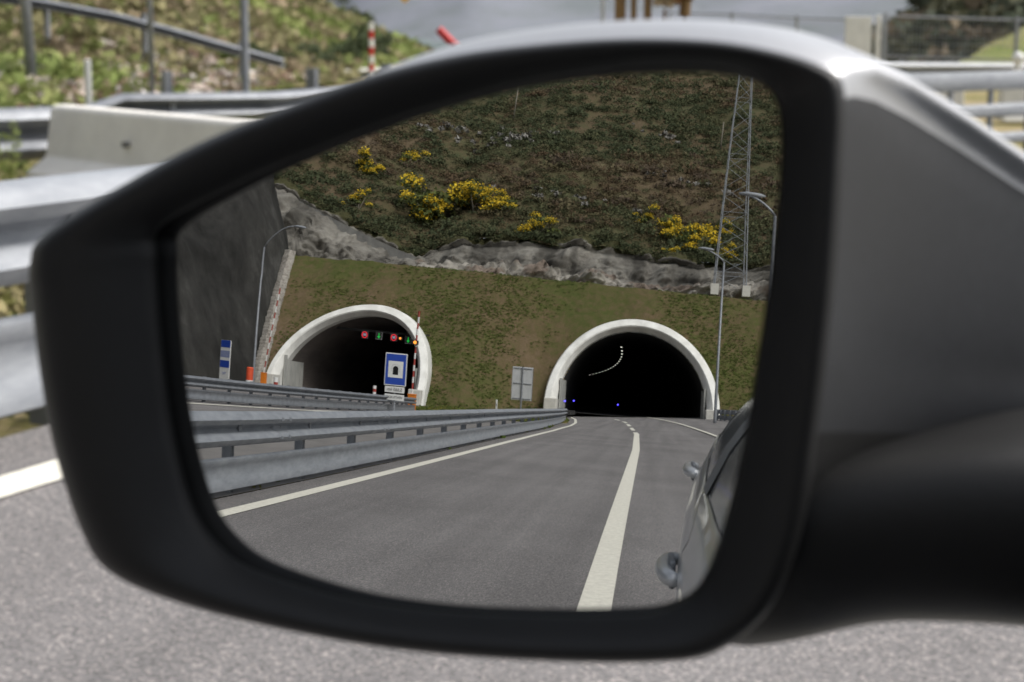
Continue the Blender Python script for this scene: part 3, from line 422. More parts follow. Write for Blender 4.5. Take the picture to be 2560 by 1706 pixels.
line_mesh('far_edge_line', XR, lin(20, -80, 1), .17, dz=.035)
line_mesh('lane_line', XCn, lin(30, -38, 1), .19)
for a, b in ((-40.5, -44.6), (-47.5, -52), (-55, -60), (-64, -69)): line_mesh('lane_dash', XCn, lin(a, b, 1), .17)
line_mesh('median_line', [(-52, -11.9), (-45, -11.7), (-30, -11.6), (-24, -12.8), (-15, -14.6)], lin(-15, -52, 1), .34)
line_mesh('opposite_edge_line', [(-100, -28.6), (-2, -28.6)], lin(-5, -98, 1), .15)

# ------------------------------------------------------------------ guard rails
WB = [(0, -.155), (.045, -.148), (.085, -.12), (.11, -.088), (.085, -.05), (.012, -.03), (-.01, 0), (.012, .03), (.085, .05), (.11, .088), (.085, .12), (.045, .148), (0, .155), (-.02, .150), (-.02, -.15)]
PL = [(0, -.15), (.03, -.135), (.03, -.06), (.012, -.04), (.012, .08), (.03, .10), (.03, .135), (0, .15), (-.02, .14), (-.02, -.14)]
def sweep(mb, path, prof, side_=1, mi=0):
    P = [Vector(p) for p in path]; rings = []
    for i, p in enumerate(P):
        t = (P[min(i + 1, len(P) - 1)] - P[max(i - 1, 0)]); t.z = 0; t.normalize(); n = Vector((-t.y, t.x, 0)) * side_
        rings.append([p + n * a + Vector((0, 0, b)) for a, b in prof])
    return mb.loft(rings, closed=True, mi=mi, cap0=True, cap1=True)
def along(path, step):
    P = [Vector(p) for p in path]; out, acc, nxt = [], 0, step / 2
    for a, b in zip(P, P[1:]):
        l = (b - a).length
        while nxt <= acc + l:
            out.append((a.lerp(b, (nxt - acc) / l), math.atan2((b - a).y, (b - a).x))); nxt += step
        acc += l
    return out
def guard_rail(label, path, side_, post_step=2.0, h=.595, plate=True, group=None, mat='galv', post_mat='galv_dark', scale=1.0, near_detail=False):
    """path of ground points; beam on the side_ of the path direction"""
    root = empty('guard_rail', path[0], label, 'guard rail', group); o0 = Vector(path[0])
    P = [Vector(p) - o0 for p in path]
    mb = MB(); sweep(mb, [p + Vector((0, 0, h)) for p in P], [(a + .10, b * scale) for a, b in WB], side_); mb.build('beam', M[mat], root, autosm=.9)
    if near_detail:       # lapped joints with bolts, one part each
        sp = None
        for (p, a) in along(P, post_step * 2):
            if sp is None:
                mb = MB(); prof = [(q[0] + .103, q[1] * 1.0) for q in WB[:13]] + [(WB[12][0] + .10, .15), (.10, -.15)]
                sweep(mb, [Vector((-.16, 0, 0)), Vector((.16, 0, 0))], prof, side_)
                for dx in (-.11, .11):
                    for dz in (-.088, .0, .088): mb.box((dx, side_ * (.215 if dz else .098), dz), (.03, .02, .03))
                sp = mb.build('splice_joint', M['galv'], root); q = sp
            else: q = sp.copy(); link(q, root)
            q.location = p + Vector((0, 0, h)); q.rotation_euler = (0, 0, a)
    if plate:
        mb = MB(); sweep(mb, [p + Vector((0, 0, .195)) for p in P], [(a + .10, b) for a, b in PL], side_); mb.build('lower_plate', M[mat], root, autosm=.9)
    pts = along(P, post_step); pm = None; bm_ = None
    for (p, a) in pts:
        s = Vector((-math.sin(a), math.cos(a), 0)) * side_
        if pm is None:
            mb = MB(); mb.box((0, 0, .34), (.055, .10, .78)); mb.box((.03, 0, .34), (.012, .12, .78)); pm = mb.build('post', M[post_mat], root)
            mb = MB(); mb.box((0, 0, h), (.06, .14, .2)); bm_ = mb.build('spacer', M[post_mat], root)
            q, r = pm, bm_
        else:
            q = pm.copy(); link(q, root); r = bm_.copy(); link(r, root)
        q.location = p - s * .02; q.rotation_euler = (0, 0, a); r.location = p + s * .05; r.rotation_euler = (0, 0, a)
    return root
pth = [(interp(RAILX, y) - .08, y, gz(interp(RAILX, y), y)) for y in lin(9.5, -71.5, 1.5)]
near = guard_rail('long galvanised guard rail with lower plate running along the road edge line', pth, 1, 2.0, near_detail=True)
# heavy barrier beyond the median strip
pth = [(x, y, gz(x, y)) for x, y in [(-17, -8), (-15.6, -15), (-14.3, -23), (-13.3, -27), (-12.75, -31), (-12.55, -37), (-12.55, -44), (-12.9, -49)]]
r2 = guard_rail('weathered steel barrier with close posts before the left tunnel mouth', pth, 1, 1.3, h=.56, mat='galv_dark')
# short rail at the right tunnel's outer foot
guard_rail('short guard rail stub at the outer foot of the right tunnel', [(5.5, -62, gz(5.5, -62)), (4.9, -68, gz(5, -68)), (4.7, -73, gz(5, -73))], 1, 2.0, plate=True, h=.6)

# ------------------------------------------------------------------ tunnels
def portal(label, cx, cy, r, z0, skew, curve, panel_side, vz=1.035, lin='lining'):
    root = empty('tunnel_portal', (cx, cy, z0), label, 'tunnel')
    N_ = 48
    def ring(rad, y, zf=0.0):
        rad = float(rad)
        pts = []
        for k in range(N_ + 1):
            a = PI * (k / N_); pts.append((rad * math.cos(a) + skew * math.sin(a) ** 2, y, 1.0 + rad * math.sin(a) * vz))
        pts = [(p[0], p[1] - .8 * max(0, p[2] - .4), p[2]) for p in pts]
        return [(pts[0][0], y, -.6)] + pts + [(pts[-1][0], y, -.6)]
    mb = MB(); mb.loft([ring(r - .6, -5), ring(r - .05, -1.6), ring(r, -.25), ring(r - .10, 0), ring(r - .55, .1), ring(r - .66, -.05), ring(r - .98, -.9), ring(r - .98, -2)], closed=False)
    mb.build('portal_ring', M['portal'], root, autosm=.35)
    for s in (-1, 1):
        mb = MB(); mb.box((s * (r - .62), -.5, .1), (1.0, 1.6, 2.0)); mb.build('portal_foot', M['concrete'], root, bevel=.05)
    mb = MB(); rings = []
    for i in range(45):
        y = -1.9 - i * 3.0; off = -curve * (y + 2) ** 2; rings.append([(p[0] + off, p[1], p[2]) for p in ring(r - 1.0, y)])
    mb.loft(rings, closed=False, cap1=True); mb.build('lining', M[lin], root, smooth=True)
    for s in (-1, 1):
        mb = MB(); mb.box((s * (r - 1.15), -4.2, 1.2), (.12, 4.4, 3.0)); mb.build('side_panel', M['side_panel'], root)
        mb = MB(); mb.box((s * (r - 1.7), -3, .05), (1.0, 5, .3)); mb.build('kerb', M['lining'], root)
    return root
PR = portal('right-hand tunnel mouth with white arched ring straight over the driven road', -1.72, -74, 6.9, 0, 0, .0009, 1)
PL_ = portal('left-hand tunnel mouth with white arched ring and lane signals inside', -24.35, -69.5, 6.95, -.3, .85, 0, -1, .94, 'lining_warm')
def thing_mesh(mb, name, mat, label, cat, group=None, loc=None, **k):
    o = mb.build(name, mat, None, **k)
    if loc is not None: o.location = loc
    return tag(o, label, cat, group)
# ceiling lights of the right tunnel
first = None
for i in range(18):
    y = -86 - i * 5.6; off = -.0009 * (y + 76) ** 2; x = -1.72 + off - 1.3 + .02 * i
    if first is None:
        mb = MB(); mb.box((0, 0, .06), (.2, .6, .08)); first = thing_mesh(mb, 'tunnel_light', M['galv_dark'], 'lit tunnel ceiling luminaire in a curving row', 'light', 'luminaires along the right tunnel ceiling', (x, y, 6.05))
        mb = MB(); mb.box((0, 0, 0), (.13, .45, .04)); mb.build('diffuser', M['lum'], first)
    else:
        c = copy_tree(first); c.location = (x, y, 6.05 - .02 * i)
fb = None
for (x, y, z) in [(-8.0, -75.2, .75), (-7.3, -79, .9), (-7.6, -92, .95), (-3.6, -100, .9), (4.35, -77, .95), (-9.2, -110, 1.0)]:
    if fb is None:
        mb = MB(); mb.box((0, 0, 0), (.10, .07, .16)); mb.box((0, .05, .03), (.16, .05, .16)); fb = thing_mesh(mb, 'marker_light', M['galv_dark'], 'small blue marker lamp low on the right tunnel wall', 'lamp', 'blue marker lamps in the right tunnel', (x, y, z))
        mb = MB(); mb.box((0, .08, .03), (.13, .02, .13)); mb.build('lens', M['led_blue'], fb)
    else:
        c = copy_tree(fb); c.location = (x, y, z)
# lane signals in left tunnel
def circle_pts(r, n=28): return [(r * math.cos(2 * PI * k / n), r * math.sin(2 * PI * k / n)) for k in range(n)]
def ringdisc(ro_, ri, y0, y1):      # annulus facing +y
    mb = MB(); a, b = circle_pts(ro_), circle_pts(ri)
    return mb.loft([[(x, y0, z) for x, z in b], [(x, y1, z) for x, z in b], [(x, y1, z) for x, z in a], [(x, y0, z) for x, z in a]])
def text(parent, body, size, loc, mat, name='lettering', ext=.004):
    """lettering facing +y, turned into a mesh"""
    cu = bpy.data.curves.new(name, 'FONT'); cu.body = body; cu.size = size; cu.align_x = 'CENTER'; cu.align_y = 'CENTER'; cu.extrude = ext
    t = bpy.data.objects.new('tmp', cu); COL.objects.link(t); dg = bpy.context.evaluated_depsgraph_get(); me = bpy.data.meshes.new_from_object(t.evaluated_get(dg))
    bpy.data.objects.remove(t); me.name = name; me.materials.clear(); me.materials.append(mat)
    o = bpy.data.objects.new(name, me); link(o, parent); o.location = loc; o.rotation_euler = (PI / 2, 0, PI); return o
gt = empty('signal_gantry', (-24.0, -76.4, 0), 'dark gantry crossbar carrying the lane signals inside the left tunnel', 'gantry')
mb = MB(); mb.box((.9, -.15, 5.15), (8.6, .2, .2)); mb.build('crossbar', M['lining'], gt)
def signal(kind, x, z, lab):
    r = empty('lane_signal', (x * 1.02 , -74.2, z + .08), lab, 'signal', None); r.scale = (.66, .66, .66)
    mb = MB(); mb.box((0, -.1, 0), (.95, .18, .95)); mb.build('housing', M['lining'], r, bevel=.02)
    if kind == 'red':
        ringdisc(.40, .29, 0, .04).build('red_ring', M['led_red'], r); text(r, '80', .42, (0, .03, 0), M['led_white'])
    else:
        mb = MB(); mb.add([(-.05, .02, .34), (.05, .02, .34), (.05, .02, -.05), (-.05, .02, -.05)], [(0, 1, 2, 3)]); mb.add([(-.22, .02, -.05), (.22, .02, -.05), (0, .02, -.33)], [(0, 1, 2)])
        mb.build('green_arrow', M['led_green'], r)
        mb = MB()
        for (a, b, c, d) in ((.4, 0, .02, .8), (0, -.4, .8, .02)): mb.box((a, .01, b), (c, .03, d))
        mb.build('bezel', M['signgrey'], r)
signal('red', -23.5, 4.6, 'first red ringed speed signal, deepest to the outer side of the left tunnel')
signal('arrow', -22.25, 4.62, 'green arrow signal between the two red rings')
signal('red', -20.95, 4.6, 'second red ringed speed signal, beside the amber lamp')
signal('arrow', -19.7, 4.5, 'green arrow signal nearest the tunnel edge')
def amber(loc, lab):
    mb = MB(); mb.box((0, 0, 0), (.34, .16, .22)); r = thing_mesh(mb, 'flashing_lamp', M['lining'], lab, 'lamp', None, loc)
    mb = MB(); mb.tube([(0, .06, 0), (0, .11, 0)], .09, 12); mb.build('lens', M['led_amber'], r)
amber((-20.75, -74.1, 4.65), 'small amber lamp between ring and arrow signals')

# barriers with arms
def barrier(label, loc, arm_h, red, tilt=0.0):
    r = empty('boom_barrier', loc, label, 'barrier')
    mb = MB(); mb.box((0, 0, .55), (.42, .36, 1.1)); mb.box((0, 0, 1.12), (.46, .4, .06)); mb.build('cabinet', M['orange'], r, bevel=.02)
    mb = MB(); n = 14
    for k in range(n):
        a, b = k / n, (k + 1) / n
        mb.tube([(tilt * a, .05, 1.1 + arm_h * a), (tilt * b, .05, 1.1 + arm_h * b)], .055, 8, mi=k % 2)
    mb.build('arm', [M['white'], M[red]], r)
    return r
bR = barrier('orange barrier cabinet with raised striped arm at the right foot of left tunnel', (-13.1, -49.5, gz(-13, -49) - .25), 4.4, 'redmute', .1)
amber((-13.05, -49.3, 3.35), 'amber warning lamp fixed on the raised striped arm')
barrier('orange barrier cabinet beside the stepped stone strip', (-29.9, -66.6, -.3), 6.3, 'redmute', .9)

# signs
def blue_sign():
    r = empty('tunnel_sign', (-12.05, -42.0, .018), 'blue tunnel sign with two white plates on a post before the left tunnel', 'sign'); r.scale = (.8, .8, .8)
    mb = MB(); mb.tube([(0, -.08, -.5), (0, -.08, 2.8)], .05, 10); mb.build('post', M['galv'], r)
    mb = MB(); mb.box((0, 0, 2.16), (1.36, .04, 1.82)); f = mb.build('panel', M['white'], r, bevel=.01)
    mb = MB(); mb.box((0, .024, 2.16), (1.25, .012, 1.70)); mb.build('blue_field', M['blue'], f)
    mb = MB(); mb.box((0, .034, 2.16), (.92, .012, .92)); mb.build('white_square', M['white'], f)
    mb = MB(); w_, h_ = .17, .2; P = [(-w_, 0, -.3), (w_, 0, -.3), (w_, 0, .02)] + [(w_ * math.cos(a), 0, .02 + w_ * math.sin(a)) for a in [PI * k / 12 for k in range(1, 12)]] + [(-w_, 0, .02)]
    mb.add([(p[0], .045, 2.16 + p[2]) for p in P], [tuple(range(len(P)))]); mb.build('tunnel_symbol', M['black'], f)
    mb = MB()
    for k in range(11):
        a = PI * (-.12 + 1.24 * k / 10); mb.box((.27 * math.cos(a), .046, 2.18 + .27 * math.sin(a)), (.05, .006, .05), 0)
    mb.build('stone_arch_symbol', M['signgrey'], f)
    for (z, t, s) in ((1.03, '5,665 km', .25), (.60, 'VENTILADO', .19)):
        mb = MB(); mb.box((0, 0, z), (1.22, .03, .34)); p = mb.build('plate', M['white'], r, bevel=.01); text(p, t, s, (0, .022, z), M['black'])
blue_sign()
r = empty('back_of_sign', (-8.5, -60.5, gz(-8, -60)), 'grey back of a rectangular sign on a post between the tunnels', 'sign')
mb = MB(); mb.tube([(0, .06, -.1), (0, .06, 3.2)], .055, 10); mb.build('post', M['galv_dark'], r)
mb = MB(); mb.box((0, -.01, 2.15), (1.38, .03, 2.1)); mb.build('panel', M['signgrey'], r, bevel=.03)
mb = MB()
for z in (1.2, 2.15, 3.1): mb.box((0, .025, z), (1.2, .03, .05))
for x in (-.68, .68): mb.box((x, .01, 2.15), (.02, .03, 2.05))
mb.build('rib', M['galv_dark'], r)
def delineator(loc, lab, h=.95, rz=0.0, w_=.12):
    r = empty('delineator_post', loc, lab, 'marker post', None, rz)
    mb = MB(); mb.box((0, 0, h / 2 - .1), (w_, .05, h + .2)); mb.build('body', M['white'], r, bevel=.01)
    mb = MB(); mb.box((0, .028, h * .62), (w_ * .5, .006, .18)); mb.build('reflector', M['galv_dark'], r)
    return r
delineator((-10.6, -63.5, gz(-10, -63) + .05), 'white delineator post on the grass between the two tunnels')
# tall blue/white panels and posts at the foot of the dark wall
r = empty('information_panel', (-27.3, -54, gz(-27, -54)), 'narrow blue and white panel at the foot of the dark wall', 'sign', None, .5)
mb = MB(); mb.tube([(0, -.06, 0), (0, -.06, 1)], .05, 8); mb.build('post', M['galv_dark'], r)
mb = MB(); mb.box((0, 0, 1.65), (1.15, .05, 2.4)); f = mb.build('panel', M['white'], r)
mb = MB()
for (z, h) in ((2.63, .42), (1.42, .42)): mb.box((0, .03, z), (1.1, .012, h))
mb.build('blue_band', M['blue'], f)
mb = MB(); mb.box((0, .028, 2.02), (1.1, .006, .4)); mb.build('pictogram_band', pmat('pale_blue_film', (.30, .34, .5), (.2, .24, .45), scale=9), f)
text(f, 'TELE', .2, (0, .03, .85), M['blue'], ext=.002)
r = empty('marker_column', (-25.6, -54.5, gz(-26, -54)), 'orange-red column standing between blue panel and barrier', 'marker')
mb = MB(); mb.tube([(0, 0, 0), (0, 0, 1.35), (0, 0, 1.42)], [.24, .24, .18], 16); mb.build('column', M['orangered'], r, autosm=.6)
mb = MB(); mb.tube([(0, 0, .5), (0, 0, .62)], .245, 16); mb.build('band', M['white'], r)
def striped_post(loc, lab, h, rad, seg, cols=('white', 'red'), grp=None):
    r = empty('striped_post', loc, lab, 'marker post', grp); mb = MB()
    for k in range(seg): mb.tube([(0, 0, h * k / seg), (0, 0, h * (k + 1) / seg)], rad, 12, mi=k % 2)
    mb.build('shaft', [M[cols[0]], M[cols[1]]], r)
    mb = MB(); mb.tube([(0, 0, -.05), (0, 0, .02)], rad * 2, 12); mb.build('base', M['rubber'], r)
striped_post((-26.2, -60.5, -.3), 'short red and white post by the stone strip', .95, .17, 3, ('white', 'redmute'))
striped_post((-20.3, -66, -.3), 'short red and white post in the left tunnel mouth', 1.1, .13, 5, ('white', 'redmute'))

# street lamps
def lamp(label, base, h, reach, rz, bow=1.3):
    r = empty('street_lamp', base, label, 'street lamp', 'tall street lamps by the tunnel road', rz)
    mb = MB(); mb.tube([(0, 0, 0), (0, 0, .4), (0, 0, h)], [.11, .10, .055], 10); mb.build('pole', M['galv_dark'], r, smooth=True)
    P = [(reach * s, 0, h + bow * math.sin(s * PI / 2) ** .8) for s in [k / 9 for k in range(10)]]
    mb = MB(); mb.tube(P, .045, 8); mb.build('arm', M['galv_dark'], r, smooth=True)
    mb = MB(); mb.tube([(reach - .05, 0, h + bow), (reach + .25, 0, h + bow + .02), (reach + .75, 0, h + bow - .03), (reach + .95, 0, h + bow - .04)], [.045, .08, .085, .03], 10); mb.build('lamp_head', M['galv'], r, smooth=True)
    return r
lamp('street lamp with curved arm standing before the dark rock wall', (-27.6, -59.5, -.3), 9.4, 2.2, 0, 1.5)
lamp('street lamp standing at the outer foot of the right tunnel', (3.75, -58.5, .2), 9.9, -1.6, 0, .75)
lamp('nearer street lamp at the edge of the view with its arm before the pylon', (3.95, -35, .1), 8.3, -1.35, 0, .75)

# pylon
r = empty('lattice_pylon', (7.15, -99.2, 13.5), 'tall grey lattice pylon standing on concrete feet above the right tunnel', 'pylon')
HT = 31.0; bw, tw = 1.6, .34
def leg_at(sx, sy, t): w_ = bw + (tw - bw) * t; return Vector((sx * w_, sy * w_, HT * t))
for sx, sy in ((-1, -1), (1, -1), (1, 1), (-1, 1)):
    mb = MB(); mb.tube([leg_at(sx, sy, 0), leg_at(sx, sy, 1)], [.06, .04], 6); mb.build('leg', M['galv'], r)
    mb = MB(); mb.box((sx * bw, sy * bw, -.3), (.8, .8, 1.1)); mb.build('footing', M['concrete'], r)
mb = MB(); nlev = 20; cs = ((-1, -1), (1, -1), (1, 1), (-1, 1))
lv = [1 - (1 - k / nlev) ** 1.0 for k in range(nlev + 1)]
for k in range(nlev):
    for j in range(4):
        a, b = cs[j], cs[(j + 1) % 4]
        p, q = (a, b) if k % 2 else (b, a)
        mb.tube([leg_at(*p, lv[k]), leg_at(*q, lv[k + 1])], .024, 4)
        if k % 4 == 0: mb.tube([leg_at(*a, lv[k + 1]), leg_at(*b, lv[k + 1])], .024, 4)
mb.build('bracing', M['galv'], r)
mb = MB()
for k, z in enumerate((29.5, 33)): mb.tube([(-3.2, 0, HT * z / 34), (3.2, 0, HT * z / 34)], .07, 4)
mb.build('crossarm', M['galv_dark'], r)

# ------------------------------------------------------------------ embankment, rock, hill behind
def lerp3(a, b, t): return tuple(a[i] + (b[i] - a[i]) * t for i in range(3))
def hole(p):
    for (cx, cz, rr, sk) in ((-1.72, 1.0, 6.9, 0), (-24.35, .7, 6.95, .85)):
        cx += sk * min(1, max(0, (p[2] - cz) / (rr * .94))) ** 2
        if abs(p[0] - cx) < rr - .7 and (p[2] < cz or (p[0] - cx) ** 2 + ((p[2] - cz) / (.94 if sk else 1.035)) ** 2 < (rr - 1.0) ** 2): return False
    return True
EB0 = [(0, (-32.3, -70.4, -.45)), (.16, (-23.7, -71.0, -.4)), (.28, (-14.5, -70.4, -.45)), (.42, (-9, -75.2, -.5)), (.62, (5.3, -75.6, .2)), (1, (42, -76, .1))]
EB1 = [(0, (-35.6, -84, 11.75)), (.28, (-17.6, -84.4, 11.6)), (.62, (0, -84.8, 11.2)), (1, (38.6, -84.8, 9.95))]
EBR = [(0, (-42.4, -100, 13.75)), (.28, (-21, -100.5, 13.6)), (.62, (0, -101, 13.15)), (1, (46, -101, 11.6))]
def ip3(T, t):
    for (a, p), (b, q) in zip(T, T[1:]):
        if t <= b: return lerp3(p, q, (t - a) / (b - a))
    return T[-1][1]
def emb(u, v):
    a, b = ip3(EB0, u), ip3(EB1, u); c_ = ip3(EBR, u); p = lerp3(a, b, v / .85) if v < .85 else lerp3(b, (c_[0], c_[1] - .8, c_[2] - .25), (v - .85) / .15); n = nz3(p[0], p[1], p[2], .3) * .22 + nz3(p[0], p[1], p[2], 1.3) * .07
    return (p[0], p[1], p[2] + n * (1 if v < .85 else .4) + .36 * math.sin(PI * min(1, v / .85)))
V, Fc = grid(emb, 420, 150, keep=hole)
tag(big_mesh('embankment', V, Fc, M['embank'], smooth=True), kind='structure')
RT = [(-60, 27), (-46.2, 22.6), (-41, 20.5), (-35.4, 18.6), (-28.9, 15.9), (-26.3, 17.6), (-16.3, 19.1), (-6.1, 18.8), (1.9, 17.6), (11.2, 17.8), (46, 16)]
def rockf(u, v):
    x = -62 + 108 * u; zb = ip3(EBR, (x + 42.4) / 88.4)[2] - 1.6 if x > -42.4 else 13.75 + (-42.4 - x) * .5
    y0 = -98.6; zt = interp(RT, x) - .1; y1 = -108.5
    t = v; bench = .38 if x > -27 else 0
    zz = zb + (zt - zb) * (t ** (1.25)); yy = y0 + (y1 - y0) * (t if bench == 0 else min(1, t * .62 + .38 * ss(.25, .5, t)))
    hi = .5 if (t > .42 or x < -27) else 1.0
    rid = abs(nz3(x, zz * 1.2, 3, .20, 4)) * 2.6 + (abs(nz3(x, zz * 2, 9, .8, 4)) * 1.3 + nz3(x, zz, 4, 2.2, 3) * .4) * hi
    e = math.sin(PI * min(1, t + .08)) if t < .9 else .5
    return (x + rid * .3, yy + rid * 1.4 * e - .6, zz + rid * .55 * (.4 + e * .6) - .2)
V, Fc = grid(rockf, 360, 60)
cc = []
for p, j in zip(V, np.repeat(np.arange(61) / 60, 361)):
    x, y, z = map(float, p); st = nz3(x * 1.2, z * .22, 3, .35, 4); n1 = nz3(x, z * 2, 6, .3, 3)
    if j > .42 or x < -27: c = np.array((.28, .272, .255)) * (1 - .55 * ss(-.02, .3, st)) * (1 + .35 * n1)
    else: c = np.array((.38, .365, .34)) * (1 + .5 * n1) if n1 > -.12 else np.array((.30, .25, .22))
    if j > .93: c = np.array((.10, .10, .05))
    cc.append(np.clip(c, .02, .7))
tag(big_mesh('rock_cutting', V, Fc, M['rock'], np.array(cc)), 'grey sprayed rock band above the grass embankment', None, kind='structure')
HT_ = [(-110, 0), (-300, 1)]
def hill_z(x, y):
    d = -108 - y; zr = interp(RT, x) if x > -60 else 27 + (-60 - x) * .35
    z = zr - .4 + d * .60 + 4.0 * ss(0, 60, d) * nz3(x, y, 0, .018) * 2 + nz3(x, y, 1, .12) * .9
    return z
def hillf(u, v):
    x = -190 + 290 * u; d = 215 * v ** 1.4; y = -108 - d; return (x, y, hill_z(x, y))
V, Fc = grid(hillf, 220, 160); tag(big_mesh('hill', V, Fc, M['hillsoil'], smooth=True), kind='structure')
# dark sprayed wall on the far side of the opposite road
def wallf(u, v):
    y = -101 + 101 * u; xb = interp([(-101, -42.9), (-84, -36.0), (-69.8, -32.6), (-50, -33.2), (-30, -33.5), (0, -34.5)], y)
    zb = interp([(-101, 13.9), (-84, 11.6), (-69.8, -.6), (0, -.6)], y)
    z = zb + 34 * v; x = xb - 17 * v ** 1.1 - (1.2 if v > .3 else 0) * ss(.3, .34, v)
    n = nz3(x * .6, y, z, .12, 4) * 1.5 + abs(nz3(y, z, 7, .5, 3)) * .5
    return (x - n * .6 * min(1, v * 6 + .2), y, z + n * .2 * min(1, v * 6))
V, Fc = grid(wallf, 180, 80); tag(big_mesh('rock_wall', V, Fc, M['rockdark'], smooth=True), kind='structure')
# stepped stone strip between wall and embankment
mb = MB(); n = 46
for k in range(n):
    p = lerp3((-32.0, -69.8, -.4), (-35.7, -83.8, 11.9), (k + .5) / n); s = random.uniform(.85, 1.15)
    mb.box((p[0], p[1], p[2] + .12), (.75 * s, .95, .5 * s), .35)
thing_mesh(mb, 'stone_strip', M['masonry'], 'pale stepped stone strip climbing between dark wall and grass', 'stone kerb', bevel=.05)
# drainage wall on the rock at the left
mb = MB(); P = [(-47.2, -108.2, 21.4), (-43, -107.8, 19.9), (-37, -107.3, 17.6), (-31, -106.6, 15.6), (-27.6, -106.2, 14.6)]
sweep(mb, P, [(0, -.6), (.35, -.6), (.35, .55), (0, .55)], 1); thing_mesh(mb, 'drainage_wall', M['drain'], 'low concrete channel wall sloping down across the upper rock', 'wall')

# foliage clusters --------------------------------------------------
def clusters(C, Rad, cols, nleaf, lsize, flat=.75, jit=.15, up=.0):
    """C (n,3), Rad (n,), cols (n,3) -> leaf triangles"""
    n = len(C); d = rng.normal(size=(n, nleaf, 3)); d /= np.linalg.norm(d, axis=2, keepdims=True)
    d[..., 2] = np.abs(d[..., 2]) * .95 - .08
    rr = Rad[:, None, None] * (rng.uniform(.35, 1.0, (n, nleaf, 1)) ** .6); lob = 1 + .25 * np.sin(d[..., :1] * 5 + d[..., 1:2] * 4 + C[:, None, :1])
    P = C[:, None, :] + d * rr * lob * np.array([1, 1, flat])
    a = rng.normal(size=(n, nleaf, 3)); a /= np.linalg.norm(a, axis=2, keepdims=True); b = np.cross(a, rng.normal(size=(n, nleaf, 3))); b /= np.linalg.norm(b, axis=2, keepdims=True)
    s = (lsize * Rad[:, None, None] * rng.uniform(.6, 1.4, (n, nleaf, 1)))
    T = np.stack([P + a * s, P - a * s * .6 + b * s * .7, P - a * s * .6 - b * s * .7], 2).reshape(-1, 3)
    shade = (.8 + .25 * np.clip((d[..., 2:3] + .1), 0, 1)) * rng.uniform(1 - jit, 1 + jit, (n, nleaf, 1))  # lighter towards the top: shading put into the leaf colour, plus random variation
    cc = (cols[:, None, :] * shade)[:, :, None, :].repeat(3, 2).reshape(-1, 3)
    return T.astype(np.float32), np.arange(len(T), dtype=np.int32).reshape(-1, 3), np.clip(cc, 0, 1)
PAL = np.array([(.075, .09, .044), (.086, .10, .048), (.108, .112, .054), (.13, .108, .056), (.145, .10, .058), (.13, .096, .066), (.17, .145, .08)])
def pick(x, y, bias=0):
    t = nz3(x, y, 2, .035) + .45 * nz3(x, y, 5, .16) + bias
    if t < -.12: i = random.choice((0, 0, 1, 1, 2))
    elif t < .18: i = random.choice((0, 1, 2, 2, 3))
    else: i = random.choice((3, 4, 4, 5, 6, 2))
    return PAL[i]
C, Rr_, K = [], [], []
while len(C) < 11500:
    d = 150 * random.random() ** 1.25; y = -108.3 - d; x = y * math.tan(math.radians(random.uniform(-7, 31)))
    x = x - .0; r_ = random.uniform(.4, 1.15) * (1 + d / 260) * (1.7 if random.random() < .07 else 1)
    C.append((x, y, hill_z(x, y) + r_ * .15)); Rr_.append(r_); K.append(pick(x, y, .16 * (d > 75) - .1 * (20 < d < 75)))
for _ in range(700):      # growth hanging over the rock edge
    x = random.uniform(-62, 24); y = -108 - random.random() * 1.6; r_ = random.uniform(.35, .9)
    C.append((x, y, hill_z(x, min(y, -108.2)) - random.uniform(-.1, .5))); Rr_.append(r_); K.append(random.choice([(.06, .078, .034), (.075, .09, .038), (.09, .09, .042)]))
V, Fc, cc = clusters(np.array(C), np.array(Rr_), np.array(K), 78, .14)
tag(big_mesh('hillside_heath', V, Fc, M['leaf'], cc), 'mottled green and rust coloured heath covering the hillside', 'heath', kind='stuff')
# stones and pale outcrops on the hill
C, Rr_, K = [], [], []
for (u0, y0, n, sx) in ((-30, -137, 26, 6), (-24, -140, 24, 5), (-1, -150, 10, 3), (2, -128, 10, 3), (-14, -118, 14, 5), (-9, -176, 8, 3)):
    for _ in range(n):
        x = u0 + random.gauss(0, sx); y = y0 + random.gauss(0, 1.2); C.append((x, y, hill_z(x, y) + .75)); Rr_.append(random.uniform(.25, .6)); c = random.uniform(.2, .36); K.append((c, c * .95, c * .88))
V, Fc, cc = clusters(np.array(C), np.array(Rr_), np.array(K), 12, .7, flat=.5)
tag(big_mesh('loose_stones', V, Fc, M['stone'], cc), 'pale loose stones showing between the heath', 'stones', kind='stuff')
# grass tufts on embankment
C, Rr_, K = [], [], []
for _ in range(42000):
    u, v = random.random(), random.random() ** 1.2 * .86; p = emb(u, v)
    if p[0] > 18 or not hole(p): continue
    t = nz3(p[0], p[1], p[2], .13) + .4 * nz3(p[0], p[1], p[2], .7) + (.25 - v) * .35 
    if t < -.12 + random.uniform(-.42, .42): continue
    C.append(p); Rr_.append(random.uniform(.07, .17)); K.append(random.choice([(.105, .15, .026), (.12, .155, .032), (.14, .15, .045), (.09, .128, .022)]))
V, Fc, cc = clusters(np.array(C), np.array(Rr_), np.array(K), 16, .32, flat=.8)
tag(big_mesh('embankment_grass', V, Fc, M['leaf'], cc), 'short green grass tufts seeded over the embankment', 'grass', kind='stuff')
C, Rr_, K = [], [], []
for _ in range(5200):
    y = random.uniform(-74, -8); x = random.uniform(-11 if y > -52 else -15.9, interp(XL, y) - .5)
    if y > -50 and (x < -4.6 or random.random() < .8): continue
    if -6.3 < x - 0 and y < -66: continue
    C.append((x, y, gz(x, y))); Rr_.append(random.uniform(.08, .2)); K.append(random.choice([(.08, .12, .02), (.11, .14, .03), (.13, .13, .04), (.16, .15, .03)]))
